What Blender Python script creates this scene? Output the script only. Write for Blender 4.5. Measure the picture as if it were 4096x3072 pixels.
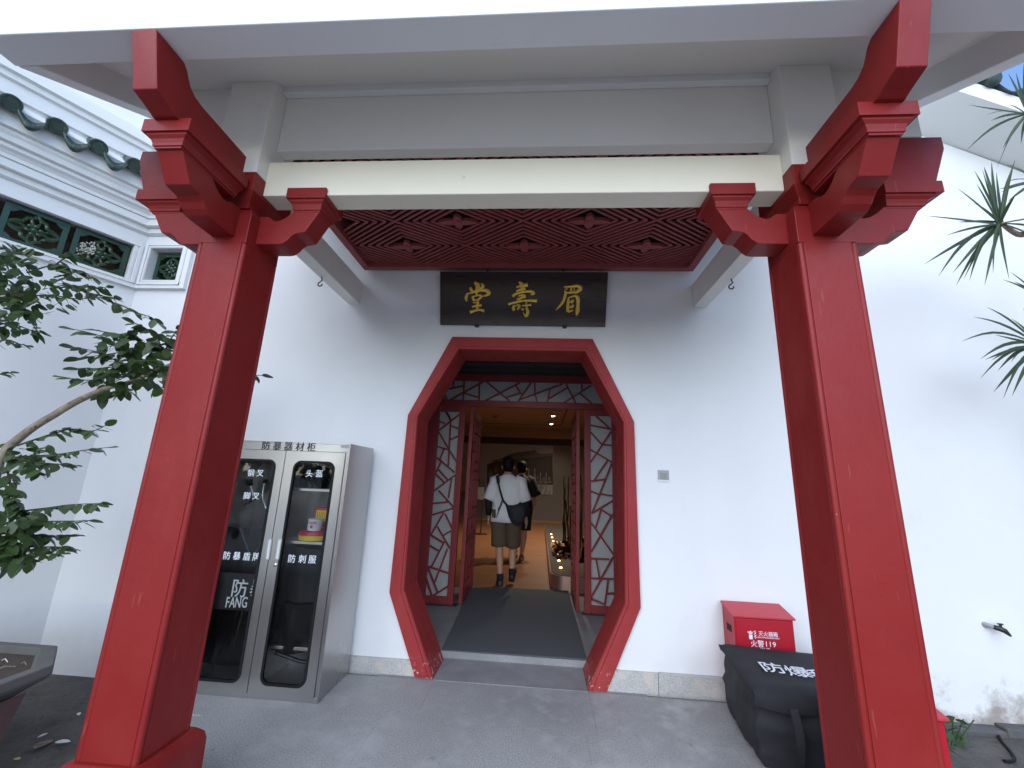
import bpy, bmesh, math, random
from math import radians, sin, cos, pi, atan2, sqrt
from mathutils import Vector, Matrix, Euler, noise
from mathutils.geometry import tessellate_polygon

scene = bpy.context.scene
for o in list(bpy.data.objects): bpy.data.objects.remove(o)
C = scene.collection
rnd = random.Random(7)

# ------------------------------------------------------------------ camera
CAM = Vector((0.0, -3.887, 1.62))
RX = Vector((0.99715587, 0.06425373, 0.03939077))
RU = Vector((-0.02348889, -0.23167278, 0.97251015))
RF = Vector((-0.07161318, 0.97066945, 0.22950462))
FPX = 1646.19
cd = bpy.data.cameras.new('camera'); cam = bpy.data.objects.new('camera', cd); C.objects.link(cam)
cam.matrix_world = Matrix(((RX.x, RU.x, -RF.x, CAM.x), (RX.y, RU.y, -RF.y, CAM.y), (RX.z, RU.z, -RF.z, CAM.z), (0, 0, 0, 1)))
cd.sensor_width = 36; cd.lens = FPX / 4096 * 36; cd.clip_start = 0.05; cd.clip_end = 2000
scene.camera = cam
scene.render.resolution_x = 1024; scene.render.resolution_y = 768

# ------------------------------------------------------------------ sky, sun, exposure
SUN_EL, SUN_AZ = radians(30), radians(192)        # very wide soft sun set in front of the hall, standing in for bright sky
sdir = Vector((sin(SUN_AZ) * cos(SUN_EL), cos(SUN_AZ) * cos(SUN_EL), sin(SUN_EL)))
w = bpy.data.worlds.new('World'); scene.world = w; w.use_nodes = True
wn = w.node_tree; bg = wn.nodes['Background']
sky = wn.nodes.new('ShaderNodeTexSky'); sky.sky_type = 'NISHITA'; sky.sun_disc = False
sky.sun_elevation = SUN_EL; sky.sun_rotation = SUN_AZ; sky.dust_density = 0.2; sky.air_density = 1.0; sky.ozone_density = 4.0
wn.links.new(sky.outputs[0], bg.inputs[0]); bg.inputs[1].default_value = 0.12
sl = bpy.data.lights.new('sun', 'SUN'); sl.energy = 1.3; sl.angle = radians(85); sl.color = (1.0, 0.985, 0.96)
so = bpy.data.objects.new('sun', sl); C.objects.link(so); so.location = (-10, -20, 30)
so.rotation_euler = (-sdir).to_track_quat('-Z', 'Y').to_euler()
scene.view_settings.view_transform = 'Standard'; scene.view_settings.look = 'None'
scene.view_settings.exposure = 1.53; scene.view_settings.gamma = 1.0; scene.view_settings.use_curve_mapping = False
scene.render.engine = 'CYCLES'; scene.cycles.use_denoising = True
scene.cycles.max_bounces = 10; scene.cycles.diffuse_bounces = 6; scene.cycles.transparent_max_bounces = 16
scene.cycles.sample_clamp_indirect = 6.0

# ------------------------------------------------------------------ helpers
def ray(px, py):
    return RX * ((px - 2048) / FPX) - RU * ((py - 1536) / FPX) + RF
def at(px, py, Y):                     # a point of the photograph at depth Y
    d = ray(px, py); return CAM + d * ((Y - CAM.y) / d.y)
def atz(px, py, z):
    d = ray(px, py); return CAM + d * ((z - CAM.z) / d.z)
def zoom(ox, oy, s): return lambda x, y: (ox + x * s, oy + y * s)

class MB:
    def __init__(s): s.v = []; s.f = []
    def add(s, vs, fs):
        b = len(s.v); s.v += [Vector(v) for v in vs]; s.f += [tuple(i + b for i in f) for f in fs]; return s
    def box(s, x0, x1, y0, y1, z0, z1):
        return s.add([(x0,y0,z0),(x1,y0,z0),(x1,y1,z0),(x0,y1,z0),(x0,y0,z1),(x1,y0,z1),(x1,y1,z1),(x0,y1,z1)],
                     [(0,3,2,1),(4,5,6,7),(0,1,5,4),(1,2,6,5),(2,3,7,6),(3,0,4,7)])
    def bar(s, a, b, w, t, n=(0, 1, 0)):          # a bar from a to b, width w across, thickness t along n
        a = Vector(a); b = Vector(b); n = Vector(n).normalized(); d = (b - a).normalized(); u = d.cross(n).normalized() * (w / 2); n = n * (t / 2)
        return s.add([a-u-n, a+u-n, a+u+n, a-u+n, b-u-n, b+u-n, b+u+n, b-u+n], [(0,1,2,3),(4,7,6,5),(0,4,5,1),(1,5,6,2),(2,6,7,3),(3,7,4,0)])
    def prism(s, pts, o, u, v, ext):              # polygon pts in the (u, v) frame, extruded by vector ext
        o = Vector(o); u = Vector(u); v = Vector(v); ext = Vector(ext); n = len(pts)
        P = [o + u * a + v * b for a, b in pts]
        base = len(s.v); s.v += P + [q + ext for q in P]
        tri = tessellate_polygon([[Vector((a, b, 0)) for a, b in pts]])
        for t in tri: s.f.append((base+t[0], base+t[1], base+t[2])); s.f.append((base+n+t[2], base+n+t[1], base+n+t[0]))
        for i in range(n): j = (i + 1) % n; s.f.append((base+i, base+j, base+n+j, base+n+i))
        return s
    def sheet(s, outer, holes, o, u, v):          # flat polygon with holes
        o = Vector(o); u = Vector(u); v = Vector(v); loops = [outer] + holes
        allp = [q for l in loops for q in l]; base = len(s.v)
        s.v += [o + u * a + v * b for a, b in allp]
        for t in tessellate_polygon([[Vector((a, b, 0)) for a, b in l] for l in loops]): s.f.append(tuple(base + i for i in t))
        return s
    def tube(s, path, rad, n=8, cap=True):
        path = [Vector(q) for q in path]; m = len(path)
        if not isinstance(rad, (list, tuple)): rad = [rad] * m
        base = len(s.v); ref = Vector((0.13, 0.27, 1)).normalized()
        for i, q in enumerate(path):
            d = (path[min(i + 1, m - 1)] - path[max(i - 1, 0)]).normalized()
            a = d.cross(ref)
            if a.length < 1e-3: a = d.cross(Vector((1, 0, 0)))
            a.normalize(); b = d.cross(a)
            for k in range(n): t = 2 * pi * k / n; s.v.append(q + (a * cos(t) + b * sin(t)) * rad[i])
        for i in range(m - 1):
            for k in range(n):
                j = (k + 1) % n; s.f.append((base+i*n+k, base+i*n+j, base+(i+1)*n+j, base+(i+1)*n+k))
        if cap: s.f.append(tuple(base + k for k in range(n))[::-1]); s.f.append(tuple(base + (m-1)*n + k for k in range(n)))
        return s
    def loft(s, rings, cap=True):
        base = len(s.v); n = len(rings[0])
        for r in rings: s.v += [Vector(q) for q in r]
        for i in range(len(rings) - 1):
            for k in range(n):
                j = (k + 1) % n; s.f.append((base+i*n+k, base+i*n+j, base+(i+1)*n+j, base+(i+1)*n+k))
        if cap: s.f.append(tuple(base + k for k in range(n))[::-1]); s.f.append(tuple(base + (len(rings)-1)*n + k for k in range(n)))
        return s
    def lathe(s, prof, o, n=16, axis=(0, 0, 1)):
        o = Vector(o); ax = Vector(axis).normalized(); a = ax.orthogonal().normalized(); b = ax.cross(a)
        return s.loft([[o + ax * h + (a * cos(2*pi*k/n) + b * sin(2*pi*k/n)) * r for k in range(n)] for r, h in prof])
    def grid(s, fn, nu, nv):
        base = len(s.v)
        for i in range(nu + 1):
            for j in range(nv + 1): s.v.append(Vector(fn(i / nu, j / nv)))
        for i in range(nu):
            for j in range(nv): a = base + i*(nv+1) + j; s.f.append((a, a + nv + 1, a + nv + 2, a + 1))
        return s
    def mesh(s, name, mat, smooth=None, fix=True):
        me = bpy.data.meshes.new(name); me.from_pydata([tuple(q) for q in s.v], [], s.f); me.update()
        if fix:
            bm = bmesh.new(); bm.from_mesh(me); bmesh.ops.recalc_face_normals(bm, faces=bm.faces); bm.to_mesh(me); bm.free()
        if smooth:
            for q in me.polygons: q.use_smooth = True
            me.set_sharp_from_angle(angle=radians(smooth))
        me.materials.append(M[mat]); return me
    def build(s, name, mat, parent=None, smooth=None, bevel=0, fix=True, local=False):
        if parent is not None and not local:
            inv = wm(parent).inverted(); s.v = [inv @ q for q in s.v]
        o = bpy.data.objects.new(name, s.mesh(name, mat, smooth, fix)); C.objects.link(o); o.parent = parent
        if bevel:
            b = o.modifiers.new('bevel', 'BEVEL'); b.width = bevel; b.segments = 2; b.limit_method = 'ANGLE'; b.angle_limit = radians(30)
        return o
def wm(o):
    m = o.matrix_basis.copy()
    return (wm(o.parent) @ m) if o.parent else m
def tag(o, label=None, cat=None, group=None, kind=None):
    if label: o['label'] = label
    if cat: o['category'] = cat
    if group: o['group'] = group
    if kind: o['kind'] = kind
    return o
def empty(name, loc, label=None, cat=None, group=None, rz=0):
    o = bpy.data.objects.new(name, None); C.objects.link(o); o.location = loc; o.rotation_euler.z = rz; o.empty_display_size = .1
    return tag(o, label, cat, group)
def inst(name, me, parent, mat):
    o = bpy.data.objects.new(name, me); C.objects.link(o); o.parent = parent
    o.matrix_basis = (wm(parent).inverted() @ mat) if parent else mat
    return o
def arc(cx, cy, r, a0, a1, n): return [(cx + r * cos(radians(a0 + (a1 - a0) * i / n)), cy + r * sin(radians(a0 + (a1 - a0) * i / n))) for i in range(n + 1)]
def rrect(x0, x1, z0, z1, r, n=5):
    return arc(x1-r, z0+r, r, -90, 0, n) + arc(x1-r, z1-r, r, 0, 90, n) + arc(x0+r, z1-r, r, 90, 180, n) + arc(x0+r, z0+r, r, 180, 270, n)
def catmull(P, k=5):
    out = []; n = len(P)
    for i in range(n - 1):
        p0, p1, p2, p3 = P[max(i-1, 0)], P[i], P[i+1], P[min(i+2, n-1)]
        for j in range(k):
            t = j / k
            out.append(tuple(.5 * (2*b + (c-a)*t + (2*a-5*b+4*c-d)*t*t + (3*b-a-3*c+d)*t**3) for a, b, c, d in zip(p0, p1, p2, p3)))
    out.append(tuple(P[-1])); return out

# ------------------------------------------------------------------ materials
M = {}
class NT:
    def __init__(s, name):
        m = bpy.data.materials.new(name); m.use_nodes = True; M[name] = m; s.m = m; s.t = m.node_tree; s.b = s.t.nodes['Principled BSDF']; s.pos = None
    def n(s, typ, **k):
        nd = s.t.nodes.new(typ)
        for a, b in k.items(): setattr(nd, a, b)
        return nd
    def l(s, a, b): s.t.links.new(a, b)
    def P(s, obj=False):
        if obj: return s.n('ShaderNodeTexCoord').outputs['Object']
        if s.pos is None: s.pos = s.n('ShaderNodeNewGeometry').outputs['Position']
        return s.pos
    def noise(s, scale, detail=4, rough=.55, stretch=None, obj=False):
        nd = s.n('ShaderNodeTexNoise'); nd.inputs['Scale'].default_value = scale; nd.inputs['Detail'].default_value = detail; nd.inputs['Roughness'].default_value = rough
        src = s.P(obj)
        if stretch:
            mp = s.n('ShaderNodeMapping'); mp.inputs['Scale'].default_value = stretch; s.l(src, mp.inputs[0]); src = mp.outputs[0]
        s.l(src, nd.inputs['Vector']); return nd.outputs[0]
    def ramp(s, fac, stops):
        r = s.n('ShaderNodeValToRGB'); e = r.color_ramp.elements
        while len(e) < len(stops): e.new(.5)
        for i, (p, c) in enumerate(stops): e[i].position = p; e[i].color = (*c, 1) if len(c) == 3 else c
        s.l(fac, r.inputs[0]); return r.outputs[0]
    def mix(s, fac, a, b, mode='MIX'):
        x = s.n('ShaderNodeMix', data_type='RGBA', blend_type=mode)
        for sock, val in ((x.inputs[0], fac), (x.inputs[6], a), (x.inputs[7], b)):
            if hasattr(val, 'is_linked'): s.l(val, sock)
            elif isinstance(val, (int, float)): sock.default_value = val
            else: sock.default_value = (*val, 1)
        return x.outputs[2]
    def math(s, op, a, b=0, clamp=False):
        x = s.n('ShaderNodeMath', operation=op, use_clamp=clamp)
        for sock, val in ((x.inputs[0], a), (x.inputs[1], b)):
            if hasattr(val, 'is_linked'): s.l(val, sock)
            else: sock.default_value = val
        return x.outputs[0]
    def map(s, v, a, b, c=0, d=1):
        x = s.n('ShaderNodeMapRange'); s.l(v, x.inputs[0])
        for i, q in enumerate((a, b, c, d)): x.inputs[i + 1].default_value = q
        return x.outputs[0]
    def xyz(s):
        x = s.n('ShaderNodeSeparateXYZ'); s.l(s.P(), x.inputs[0]); return x.outputs
    def set(s, color=None, rough=None, metal=None, **k):
        for key, val in (('Base Color', color), ('Roughness', rough), ('Metallic', metal), *k.items()):
            if val is None: continue
            key = key.replace('_', ' '); sock = s.b.inputs[key]
            if hasattr(val, 'is_linked'): s.l(val, sock)
            elif isinstance(val, (int, float)): sock.default_value = val
            else: sock.default_value = (*val, 1)
        return s
    def bump(s, h, strength=.3, dist=.01):
        b = s.n('ShaderNodeBump'); b.inputs['Strength'].default_value = strength; b.inputs['Distance'].default_value = dist
        s.l(h, b.inputs['Height']); s.l(b.outputs[0], s.b.inputs['Normal']); return s
def plain(name, col, rough=.5, metal=0, var=.12, scale=14, bump=0, **k):
    m = NT(name); nz = m.noise(scale, 4)
    c = m.mix(nz, tuple(x * (1 - var) for x in col), tuple(min(1, x * (1 + var)) for x in col))
    m.set(c, rough, metal, **k)
    if bump: m.bump(m.noise(scale * 5, 3), bump, .004)
    return m

def red_paint(name, a, b, rough):
    m = NT(name)
    base = m.mix(m.noise(1.7, 5, .6), a, b)
    fade = m.map(m.noise(3.1, 6, .65, (1, 1, .35)), .52, .78); base = m.mix(m.math('MULTIPLY', fade, .35), base, tuple(min(1, x * 1.25 + .03) for x in b))
    chips = m.map(m.noise(11, 5, .75), .745, .76); base = m.mix(chips, base, (.62, .56, .5))
    if name == 'red_frame':
        zz = m.xyz()[2]; low = m.math('MULTIPLY', m.map(zz, .16, .02), m.map(m.noise(26, 5, .7), .57, .62)); base = m.mix(low, base, (.66, .60, .52))
    scr = m.map(m.noise(9, 2, .5, (6, 6, .5)), .725, .74); base = m.mix(m.math('MULTIPLY', scr, .10), base, (.55, .3, .25))
    m.set(base, m.map(m.noise(6, 4), .3, .7, rough - .08, rough + .12)); m.b.inputs['Specular IOR Level'].default_value = .27
    m.bump(m.math('ADD', m.noise(14, 4), m.math('MULTIPLY', m.noise(70, 2), .25)), .5 if name == 'red_frame' else .26, .006)
red_paint('red', (.195, .010, .0105), (.255, .019, .016), .40)
red_paint('red_frame', (.29, .026, .028), (.345, .040, .038), .46)
red_paint('red_wood', (.21, .028, .030), (.25, .036, .037), .38)
red_paint('red_ceiling', (.27, .062, .060), (.32, .080, .076), .5)

def plaster(name, base, stains=0):
    m = NT(name)
    c = m.mix(m.map(m.noise(.9, 5, .6), .3, .7), tuple(x * .95 for x in base), base)
    dirt = m.map(m.noise(2.6, 8, .7, (1, 1, .45)), .60, .82); c = m.mix(m.math('MULTIPLY', dirt, .22), c, (.50, .46, .40))
    spots = m.map(m.noise(16, 6, .7), .70, .74); c = m.mix(m.math('MULTIPLY', spots, .28), c, (.36, .34, .31))
    if stains:
        x, y, z = m.xyz()
        n1 = m.noise(3.2, 8, .72)
        low = m.math('MULTIPLY', m.map(z, .46, -.05), m.map(x, 2.4, 2.9))
        mask = m.map(m.math('ADD', m.math('MULTIPLY', n1, .95), m.math('MULTIPLY', low, .42)), .72, .92)
        c = m.mix(m.math('MULTIPLY', m.math('MULTIPLY', mask, m.map(low, .03, .4)), .75), c, (.19, .13, .095))
        foot = m.math('MULTIPLY', m.map(z, .34, .10), m.map(n1, .35, .65)); c = m.mix(m.math('MULTIPLY', foot, .16), c, (.42, .39, .35))
    m.set(c, .82); m.b.inputs['Specular IOR Level'].default_value = .25
    m.bump(m.math('ADD', m.noise(5, 5), m.math('MULTIPLY', m.noise(45, 3), .3)), .25, .008)
plaster('plaster', (.80, .80, .80), 1)
plaster('plaster_trim', (.79, .785, .775))
plaster('plaster_roof', (.815, .785, .735))
plaster('plaster_beam', (.87, .80, .65))

m = NT('granite')
g = m.mix(m.map(m.noise(120, 4, .8), .36, .64), (.165, .163, .16), (.49, .485, .47))
g = m.mix(m.math('MULTIPLY', m.map(m.noise(1.3, 6, .65), .42, .60), .6), g, (.20, .197, .195))
g = m.mix(m.math('MULTIPLY', m.map(m.noise(2.6, 7, .68), .48, .64), .55), g, (.48, .475, .465))
g = m.mix(m.math('MULTIPLY', m.map(m.noise(5.5, 5, .7), .64, .72), .5), g, (.12, .115, .11))
m.set(g, .62).bump(m.noise(160, 3), .25, .003)
m = NT('granite_dark')
g = m.mix(m.map(m.noise(230, 2, .7), .35, .65), (.17, .17, .174), (.40, .40, .405)); m.set(m.mix(m.map(m.noise(4, 5), .35, .7), g, (.21, .21, .212)), .6).bump(m.noise(160, 3), .2, .003)
m = NT('skirt_stone')
g = m.mix(m.map(m.noise(170, 3, .7), .35, .65), (.30, .29, .275), (.60, .59, .57)); g = m.mix(m.math('MULTIPLY', m.map(m.noise(9, 5), .5, .65), .6), g, (.62, .53, .45)); m.set(g, .75).bump(m.noise(120, 3), .3, .004)
m = NT('earth')
g = m.mix(m.map(m.noise(2.2, 7, .65), .3, .7), (.055, .049, .044), (.135, .125, .115)); g = m.mix(m.map(m.noise(26, 5, .7), .56, .70), g, (.035, .028, .023)); g = m.mix(m.map(m.noise(60, 3, .7), .66, .72), g, (.26, .24, .21))
x, y, z = m.xyz(); g = m.mix(m.map(y, -5.2, -6.2), g, (.50, .475, .43))          # unseen yard behind the viewer, made pale to bounce light under the roof
m.set(g, .9).bump(m.noise(24, 6, .7), .5, .02)
plain('soil', (.075, .055, .042), .95, 0, .5, 30, .8)
plain('pot_stone', (.125, .118, .110), .8, 0, .35, 7, .5)
plain('pot_panel', (.14, .07, .065), .8, 0, .4, 6, .4)
m = NT('steel')
c = m.mix(m.noise(1.6, 2), (.43, .42, .415), (.50, .49, .48)); m.set(c, m.map(m.noise(1.1, 2), .3, .7, .25, .33), .95); m.b.inputs['Anisotropic'].default_value = .5
plain('steel_plain', (.52, .52, .51), .35, .9, .08)
plain('chrome', (.7, .7, .7), .18, 1, .05)
plain('rubber', (.010, .010, .011), .6, 0, .1, Specular_IOR_Level=.2)
plain('black_cloth', (.016, .017, .020), .78, 0, .3, 9, .4)
plain('black_plastic', (.02, .02, .022), .35, 0, .2)
plain('black_text', (.02, .02, .02), .5)
plain('white_text', (.80, .84, .88), .5, 0, .02)
plain('gold', (.86, .56, .075), .36, .25, .18, 40)
m = NT('plaque_wood')
c = m.mix(m.noise(3, 6, .6, (1, 1, 14)), (.016, .012, .012), (.040, .022, .021)); m.set(c, m.map(m.noise(4, 4, .5, (1, 1, 10)), .3, .7, .26, .42)).bump(m.noise(5, 4, .6, (1, 1, 22)), .16, .004)
plain('iron', (.03, .027, .025), .6, .6, .3)
plain('rust', (.16, .07, .03), .9, 0, .4, 50)
plain('green_glaze', (.024, .058, .030), .26, 0, .4, 10, .3)
m = NT('tile_glaze')
c = m.mix(m.map(m.noise(9, 6, .7), .35, .65), (.016, .030, .026), (.050, .085, .062)); c = m.mix(m.map(m.noise(24, 5, .7), .60, .68), c, (.20, .18, .15)); m.set(c, .4).bump(m.noise(40, 4), .5, .006)
plain('tile_gray', (.10, .10, .10), .8, 0, .4, 18, .4)
plain('dark_room', (.30, .22, .17), .8, 0, .4, 5)
plain('backing', (.005, .003, .003), .95)
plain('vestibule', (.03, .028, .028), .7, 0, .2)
plain('box_red', (.42, .008, .022), .36, 0, .08)
plain('box_red_lid', (.52, .03, .05), .36, 0, .06)
plain('mat_fiber', (.095, .102, .110), .95, 0, .25, 180, .9)
plain('frosted', (.36, .37, .355), .35, 0, .05)
plain('room_floor', (.21, .095, .042), .40, 0, .35, 3.0, .1)
plain('room_floor_tile', (.23, .10, .045), .38, 0, .30, 2.3, .1)
plain('room_wall', (.20, .188, .185), .85, 0, .06)
plain('room_beige', (.36, .25, .14), .8, 0, .06)
plain('room_ceiling', (.40, .28, .16), .8, 0, .05)
plain('room_dark', (.045, .035, .03), .8)
plain('twig_bark', (.060, .045, .026), .8, 0, .3)
plain('bronze', (.14, .072, .036), .35, .85, .5, 20, .4)
plain('copper', (.50, .33, .27), .32, .9, .12, 5)
plain('plinth_top', (.030, .022, .020), .75, 0, .2)
plain('skin', (.50, .27, .17), .55, 0, .08, 20, Subsurface_Weight=.05)
plain('hair', (.007, .006, .006), .6, 0, .2, 60, .5, Specular_IOR_Level=.15)
plain('shirt_white', (.74, .73, .72), .85, 0, .05, 12, .3)
plain('shirt_black', (.010, .010, .012), .85, 0, .3, 12, .3)
plain('shorts_brown', (.105, .068, .042), .88, 0, .14, 14, .4)
plain('shoe', (.012, .012, .013), .55, 0, .3)
plain('sandal', (.20, .11, .06), .6)
plain('print_sky', (.36, .38, .43), .7, 0, .06, 2)
plain('print_roof', (.13, .12, .13), .7, 0, .2, 5)
plain('print_wall', (.062, .048, .050), .7, 0, .3, 8)
plain('print_light', (.22, .21, .215), .7, 0, .4, 9)
plain('yellow', (.72, .55, .03), .5, 0, .08)
plain('pink_red', (.50, .02, .07), .4, 0, .08)
plain('white_plastic', (.72, .72, .73), .4, 0, .04)
plain('grey_plastic', (.34, .35, .36), .4, 0, .05)
plain('switch_face', (.27, .265, .25), .4, 0, .05)
plain('paper', (.7, .7, .7), .8, 0, .05)
m = NT('bark')
c = m.mix(m.map(m.noise(9, 6, .65, (1, 1, 1)), .35, .7), (.17, .125, .085), (.40, .33, .25)); c = m.mix(m.map(m.noise(24, 4), .58, .7), c, (.10, .07, .05)); m.set(c, .85).bump(m.noise(30, 6, .7), .7, .01)
def leafmat(name, a, b, rough, trans=.25):
    m = NT(name); oi = m.n('ShaderNodeObjectInfo')
    c = m.mix(oi.outputs['Random'], a, b); c = m.mix(m.math('MULTIPLY', m.noise(40, 3), .3), c, tuple(x * 1.5 for x in b))
    m.set(c, rough); m.b.inputs['Specular IOR Level'].default_value = .5
    tr = m.n('ShaderNodeBsdfTranslucent'); m.l(c, tr.inputs[0]); mx = m.n('ShaderNodeMixShader'); mx.inputs[0].default_value = trans
    m.l(m.b.outputs[0], mx.inputs[1]); m.l(tr.outputs[0], mx.inputs[2]); m.l(mx.outputs[0], m.t.nodes['Material Output'].inputs[0])
leafmat('leaf', (.026, .048, .015), (.062, .105, .032), .45)
leafmat('yucca_leaf', (.016, .030, .012), (.042, .070, .024), .5)
leafmat('weed_leaf', (.03, .075, .02), (.055, .12, .03), .5)
def glassmat(name, tint, ior=1.5, rough=.02):
    m = NT(name); t = m.t; out = t.nodes['Material Output']
    tr = m.n('ShaderNodeBsdfTransparent'); tr.inputs[0].default_value = (*tint, 1); gl = m.n('ShaderNodeBsdfGlossy'); gl.inputs['Roughness'].default_value = rough
    fr = m.n('ShaderNodeFresnel'); fr.inputs[0].default_value = ior; mx = m.n('ShaderNodeMixShader')
    m.l(fr.outputs[0], mx.inputs[0]); m.l(tr.outputs[0], mx.inputs[1]); m.l(gl.outputs[0], mx.inputs[2]); m.l(mx.outputs[0], out.inputs[0])
glassmat('glass', (.80, .81, .81), 1.45)
glassmat('shield_glass', (.35, .36, .37), 1.45)
def emis(name, col, s):
    m = NT(name); m.set((.8, .7, .5), .5); m.b.inputs['Emission Color'].default_value = (*col, 1); m.b.inputs['Emission Strength'].default_value = s
emis('lamp_glow', (1, .84, .55), 14)
emis('candle_glow', (1, .42, .12), 5)

def text_mesh(body, size, mat, name='lettering', bold=.0, align='CENTER', ext=.0006):
    c = bpy.data.curves.new('t', 'FONT'); c.body = body; c.size = size; c.align_x = align; c.align_y = 'CENTER'; c.offset = bold * size; c.extrude = ext
    o = bpy.data.objects.new('t', c); C.objects.link(o)
    me = bpy.data.meshes.new_from_object(o.evaluated_get(bpy.context.evaluated_depsgraph_get()))
    bpy.data.objects.remove(o); bpy.data.curves.remove(c); me.name = name; me.materials.clear(); me.materials.append(M[mat]); return me
def letters(body, size, mat, parent, pos, u=(1, 0, 0), v=(0, 0, 1), name='lettering', bold=.003):
    me = text_mesh(body, size, mat, name, 0); bm = bmesh.new(); b = max(bold, .004) * size * 1.5
    for dx, dy, dz in ((0, 0, 0), (b, 0, .0002), (-b, 0, .0003), (0, b, .0004)):
        k = len(bm.verts); bm.from_mesh(me); bm.verts.ensure_lookup_table()
        for q in bm.verts[k:]: q.co += Vector((dx, dy, dz))
    bm.to_mesh(me); bm.free()
    xs = [q.co.x for q in me.vertices]; ys = [q.co.y for q in me.vertices]; cx = (min(xs)+max(xs))/2; cy = (min(ys)+max(ys))/2
    u = Vector(u); v = Vector(v); n = u.cross(v).normalized(); pos = Vector(pos)
    for q in me.vertices: q.co = pos + u * (q.co.x - cx) + v * (q.co.y - cy) + n * q.co.z
    o = bpy.data.objects.new(name, me); C.objects.link(o); o.parent = parent
    inv = wm(parent).inverted()
    for q in me.vertices: q.co = inv @ q.co
    return o

XC = -0.207                      # axis of the doorway
# ================================================================== THE SETTING
def ground_z(x): 
    t = max(0, min(1, (x + 2.0) / 3.5)); return -.21 + .13 * t * t * (3 - 2 * t)
g = MB(); xs = [-300, -60, -20, -10] + [-7 + .5 * i for i in range(29)] + [10, 20, 60, 300]; ys = [-300, -60, -20, -10, -6, -4, -3, -2, -1, -.5, 0, .2, 30, 300]
for X in xs:
    for Yv in ys: g.v.append(Vector((X, Yv, ground_z(X))))
for i in range(len(xs) - 1):
    for j in range(len(ys) - 1): a = i * len(ys) + j; g.f.append((a, a + len(ys), a + len(ys) + 1, a + 1))
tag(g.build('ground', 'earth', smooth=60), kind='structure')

pave = MB().box(-2.24, 2.24, -5.2, -.075, -.5, -.012).box(-2.72, -2.24, -.8, -.075, -.5, -.012)
pave = tag(pave.build('pavement', 'granite_dark'), kind='structure')
def slab(x0, x1, y0, y1, z0=-.012, z1=0, mat='granite', name='paving_slab', parent=pave, j=.0012):
    return MB().box(x0 + j/2, x1 - j/2, y0 + j/2, y1 - j/2, z0, z1).build(name, mat, parent)
yl = [-.08, -.66, -1.86, -3.0, -4.1, -5.2]
for i in range(5):
    cuts = [-2.24, -.82, .43, 2.24] if i == 0 else ([-2.24, -1.05, .35, 1.3, 2.24] if i % 2 else [-2.24, -1.6, -.3, .9, 2.24])
    for a, b in zip(cuts, cuts[1:]): slab(a, b, yl[i + 1], yl[i])
slab(-2.72, -2.24, -.8, -.08)
# threshold under the arch and the floor of the little lobby
th = tag(MB().box(-1.3, .9, -.072, .36, -.5, -.006).build('threshold', 'granite_dark'), kind='structure')
slab(-.83, .43, -.075, .355, -.008, .004, 'granite_dark', 'threshold_slab', th)
lob = tag(MB().box(-2.2, 1.8, .362, 2.7, -.5, .050).build('lobby_floor', 'granite_dark'), kind='structure')
for a, b in ((-2.2, -.95), (-.95, .5), (.5, 1.8)):
    slab(a, b, .36, 1.70, .048, .06, 'granite_dark', 'floor_slab', lob)

# ================================================================== HALL BUILDING (white front wall with octagonal doorway)
hall = empty('hall_building', (XC, .0, 0), 'white plastered hall with a red octagonal doorway in its front wall', 'building')
def octo(ht, zt, hu, zu, hl, zl, hb, zb): return [(XC-hb, zb), (XC-hl, zl), (XC-hu, zu), (XC-ht, zt), (XC+ht, zt), (XC+hu, zu), (XC+hl, zl), (XC+hb, zb)]
OUT = octo(.695, 3.003, 1.070, 2.200, 1.080, .630, .785, -.02)
INN = octo(.622, 2.873, .972, 2.192, .950, .655, .630, -.02)
win_s = [(-4.335, 3.596), (-4.395, 3.596), (-4.395, 4.0), (-3.995, 4.0), (-3.995, 3.596)]
win_s = [(-4.37, 3.60), (-4.37, 3.985), (-3.995, 3.985), (-3.995, 3.60)]
wall_out = [(-4.47, -.5), (-4.47, 5.5), (-3.4, 6.2), (2.3, 6.2), (4.08, 5.266), (7.2, 3.58), (7.2, -.5)]
hole = octo(.68, 2.985, 1.05, 2.198, 1.055, .635, .77, -.03)
MB().sheet(wall_out, [hole, win_s], (0, 0, 0), (1, 0, 0), (0, 0, 1)).build('wall', 'plaster', hall)
MB().box(7.2, 7.4, 0, 9, -.5, 3.58).box(-4.6, -4.4, .6, 9, -.5, 5.4).box(-4.4, 7.2, 14.3, 14.5, -.5, 4.2).build('rear_wall', 'plaster', hall)
# octagonal surround: proud face, inner lip, deep reveal
def ring(p0, y0, p1, y1, m):
    n = len(p0); b = len(m.v)
    m.v += [Vector((a, y0, z)) for a, z in p0] + [Vector((a, y1, z)) for a, z in p1]
    for i in range(n - 1): m.f.append((b+i, b+i+1, b+n+i+1, b+n+i))
def lerp2(a, b, t): return [(p[0]+(q[0]-p[0])*t, p[1]+(q[1]-p[1])*t) for p, q in zip(a, b)]
L1 = lerp2(OUT, INN, .76); L2 = lerp2(OUT, INN, .80)
m = MB(); ring(OUT, .004, OUT, -.034, m); ring(OUT, -.034, L1, -.036, m); ring(L1, -.036, L1, -.026, m); ring(L1, -.026, L2, -.026, m); ring(L2, -.026, L2, -.040, m); ring(L2, -.040, lerp2(OUT, INN, .93), -.040, m); ring(lerp2(OUT, INN, .93), -.040, INN, -.028, m); ring(INN, -.028, INN, .36, m)
BK = octo(.70, 2.95, 1.06, 2.22, 1.04, .64, .70, .05); ring(INN, .36, BK, .36, m)
sur = m.build('door_surround', 'red_frame', hall, bevel=0)
for i, (a, b) in enumerate(zip(INN, INN[1:])): pass
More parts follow.
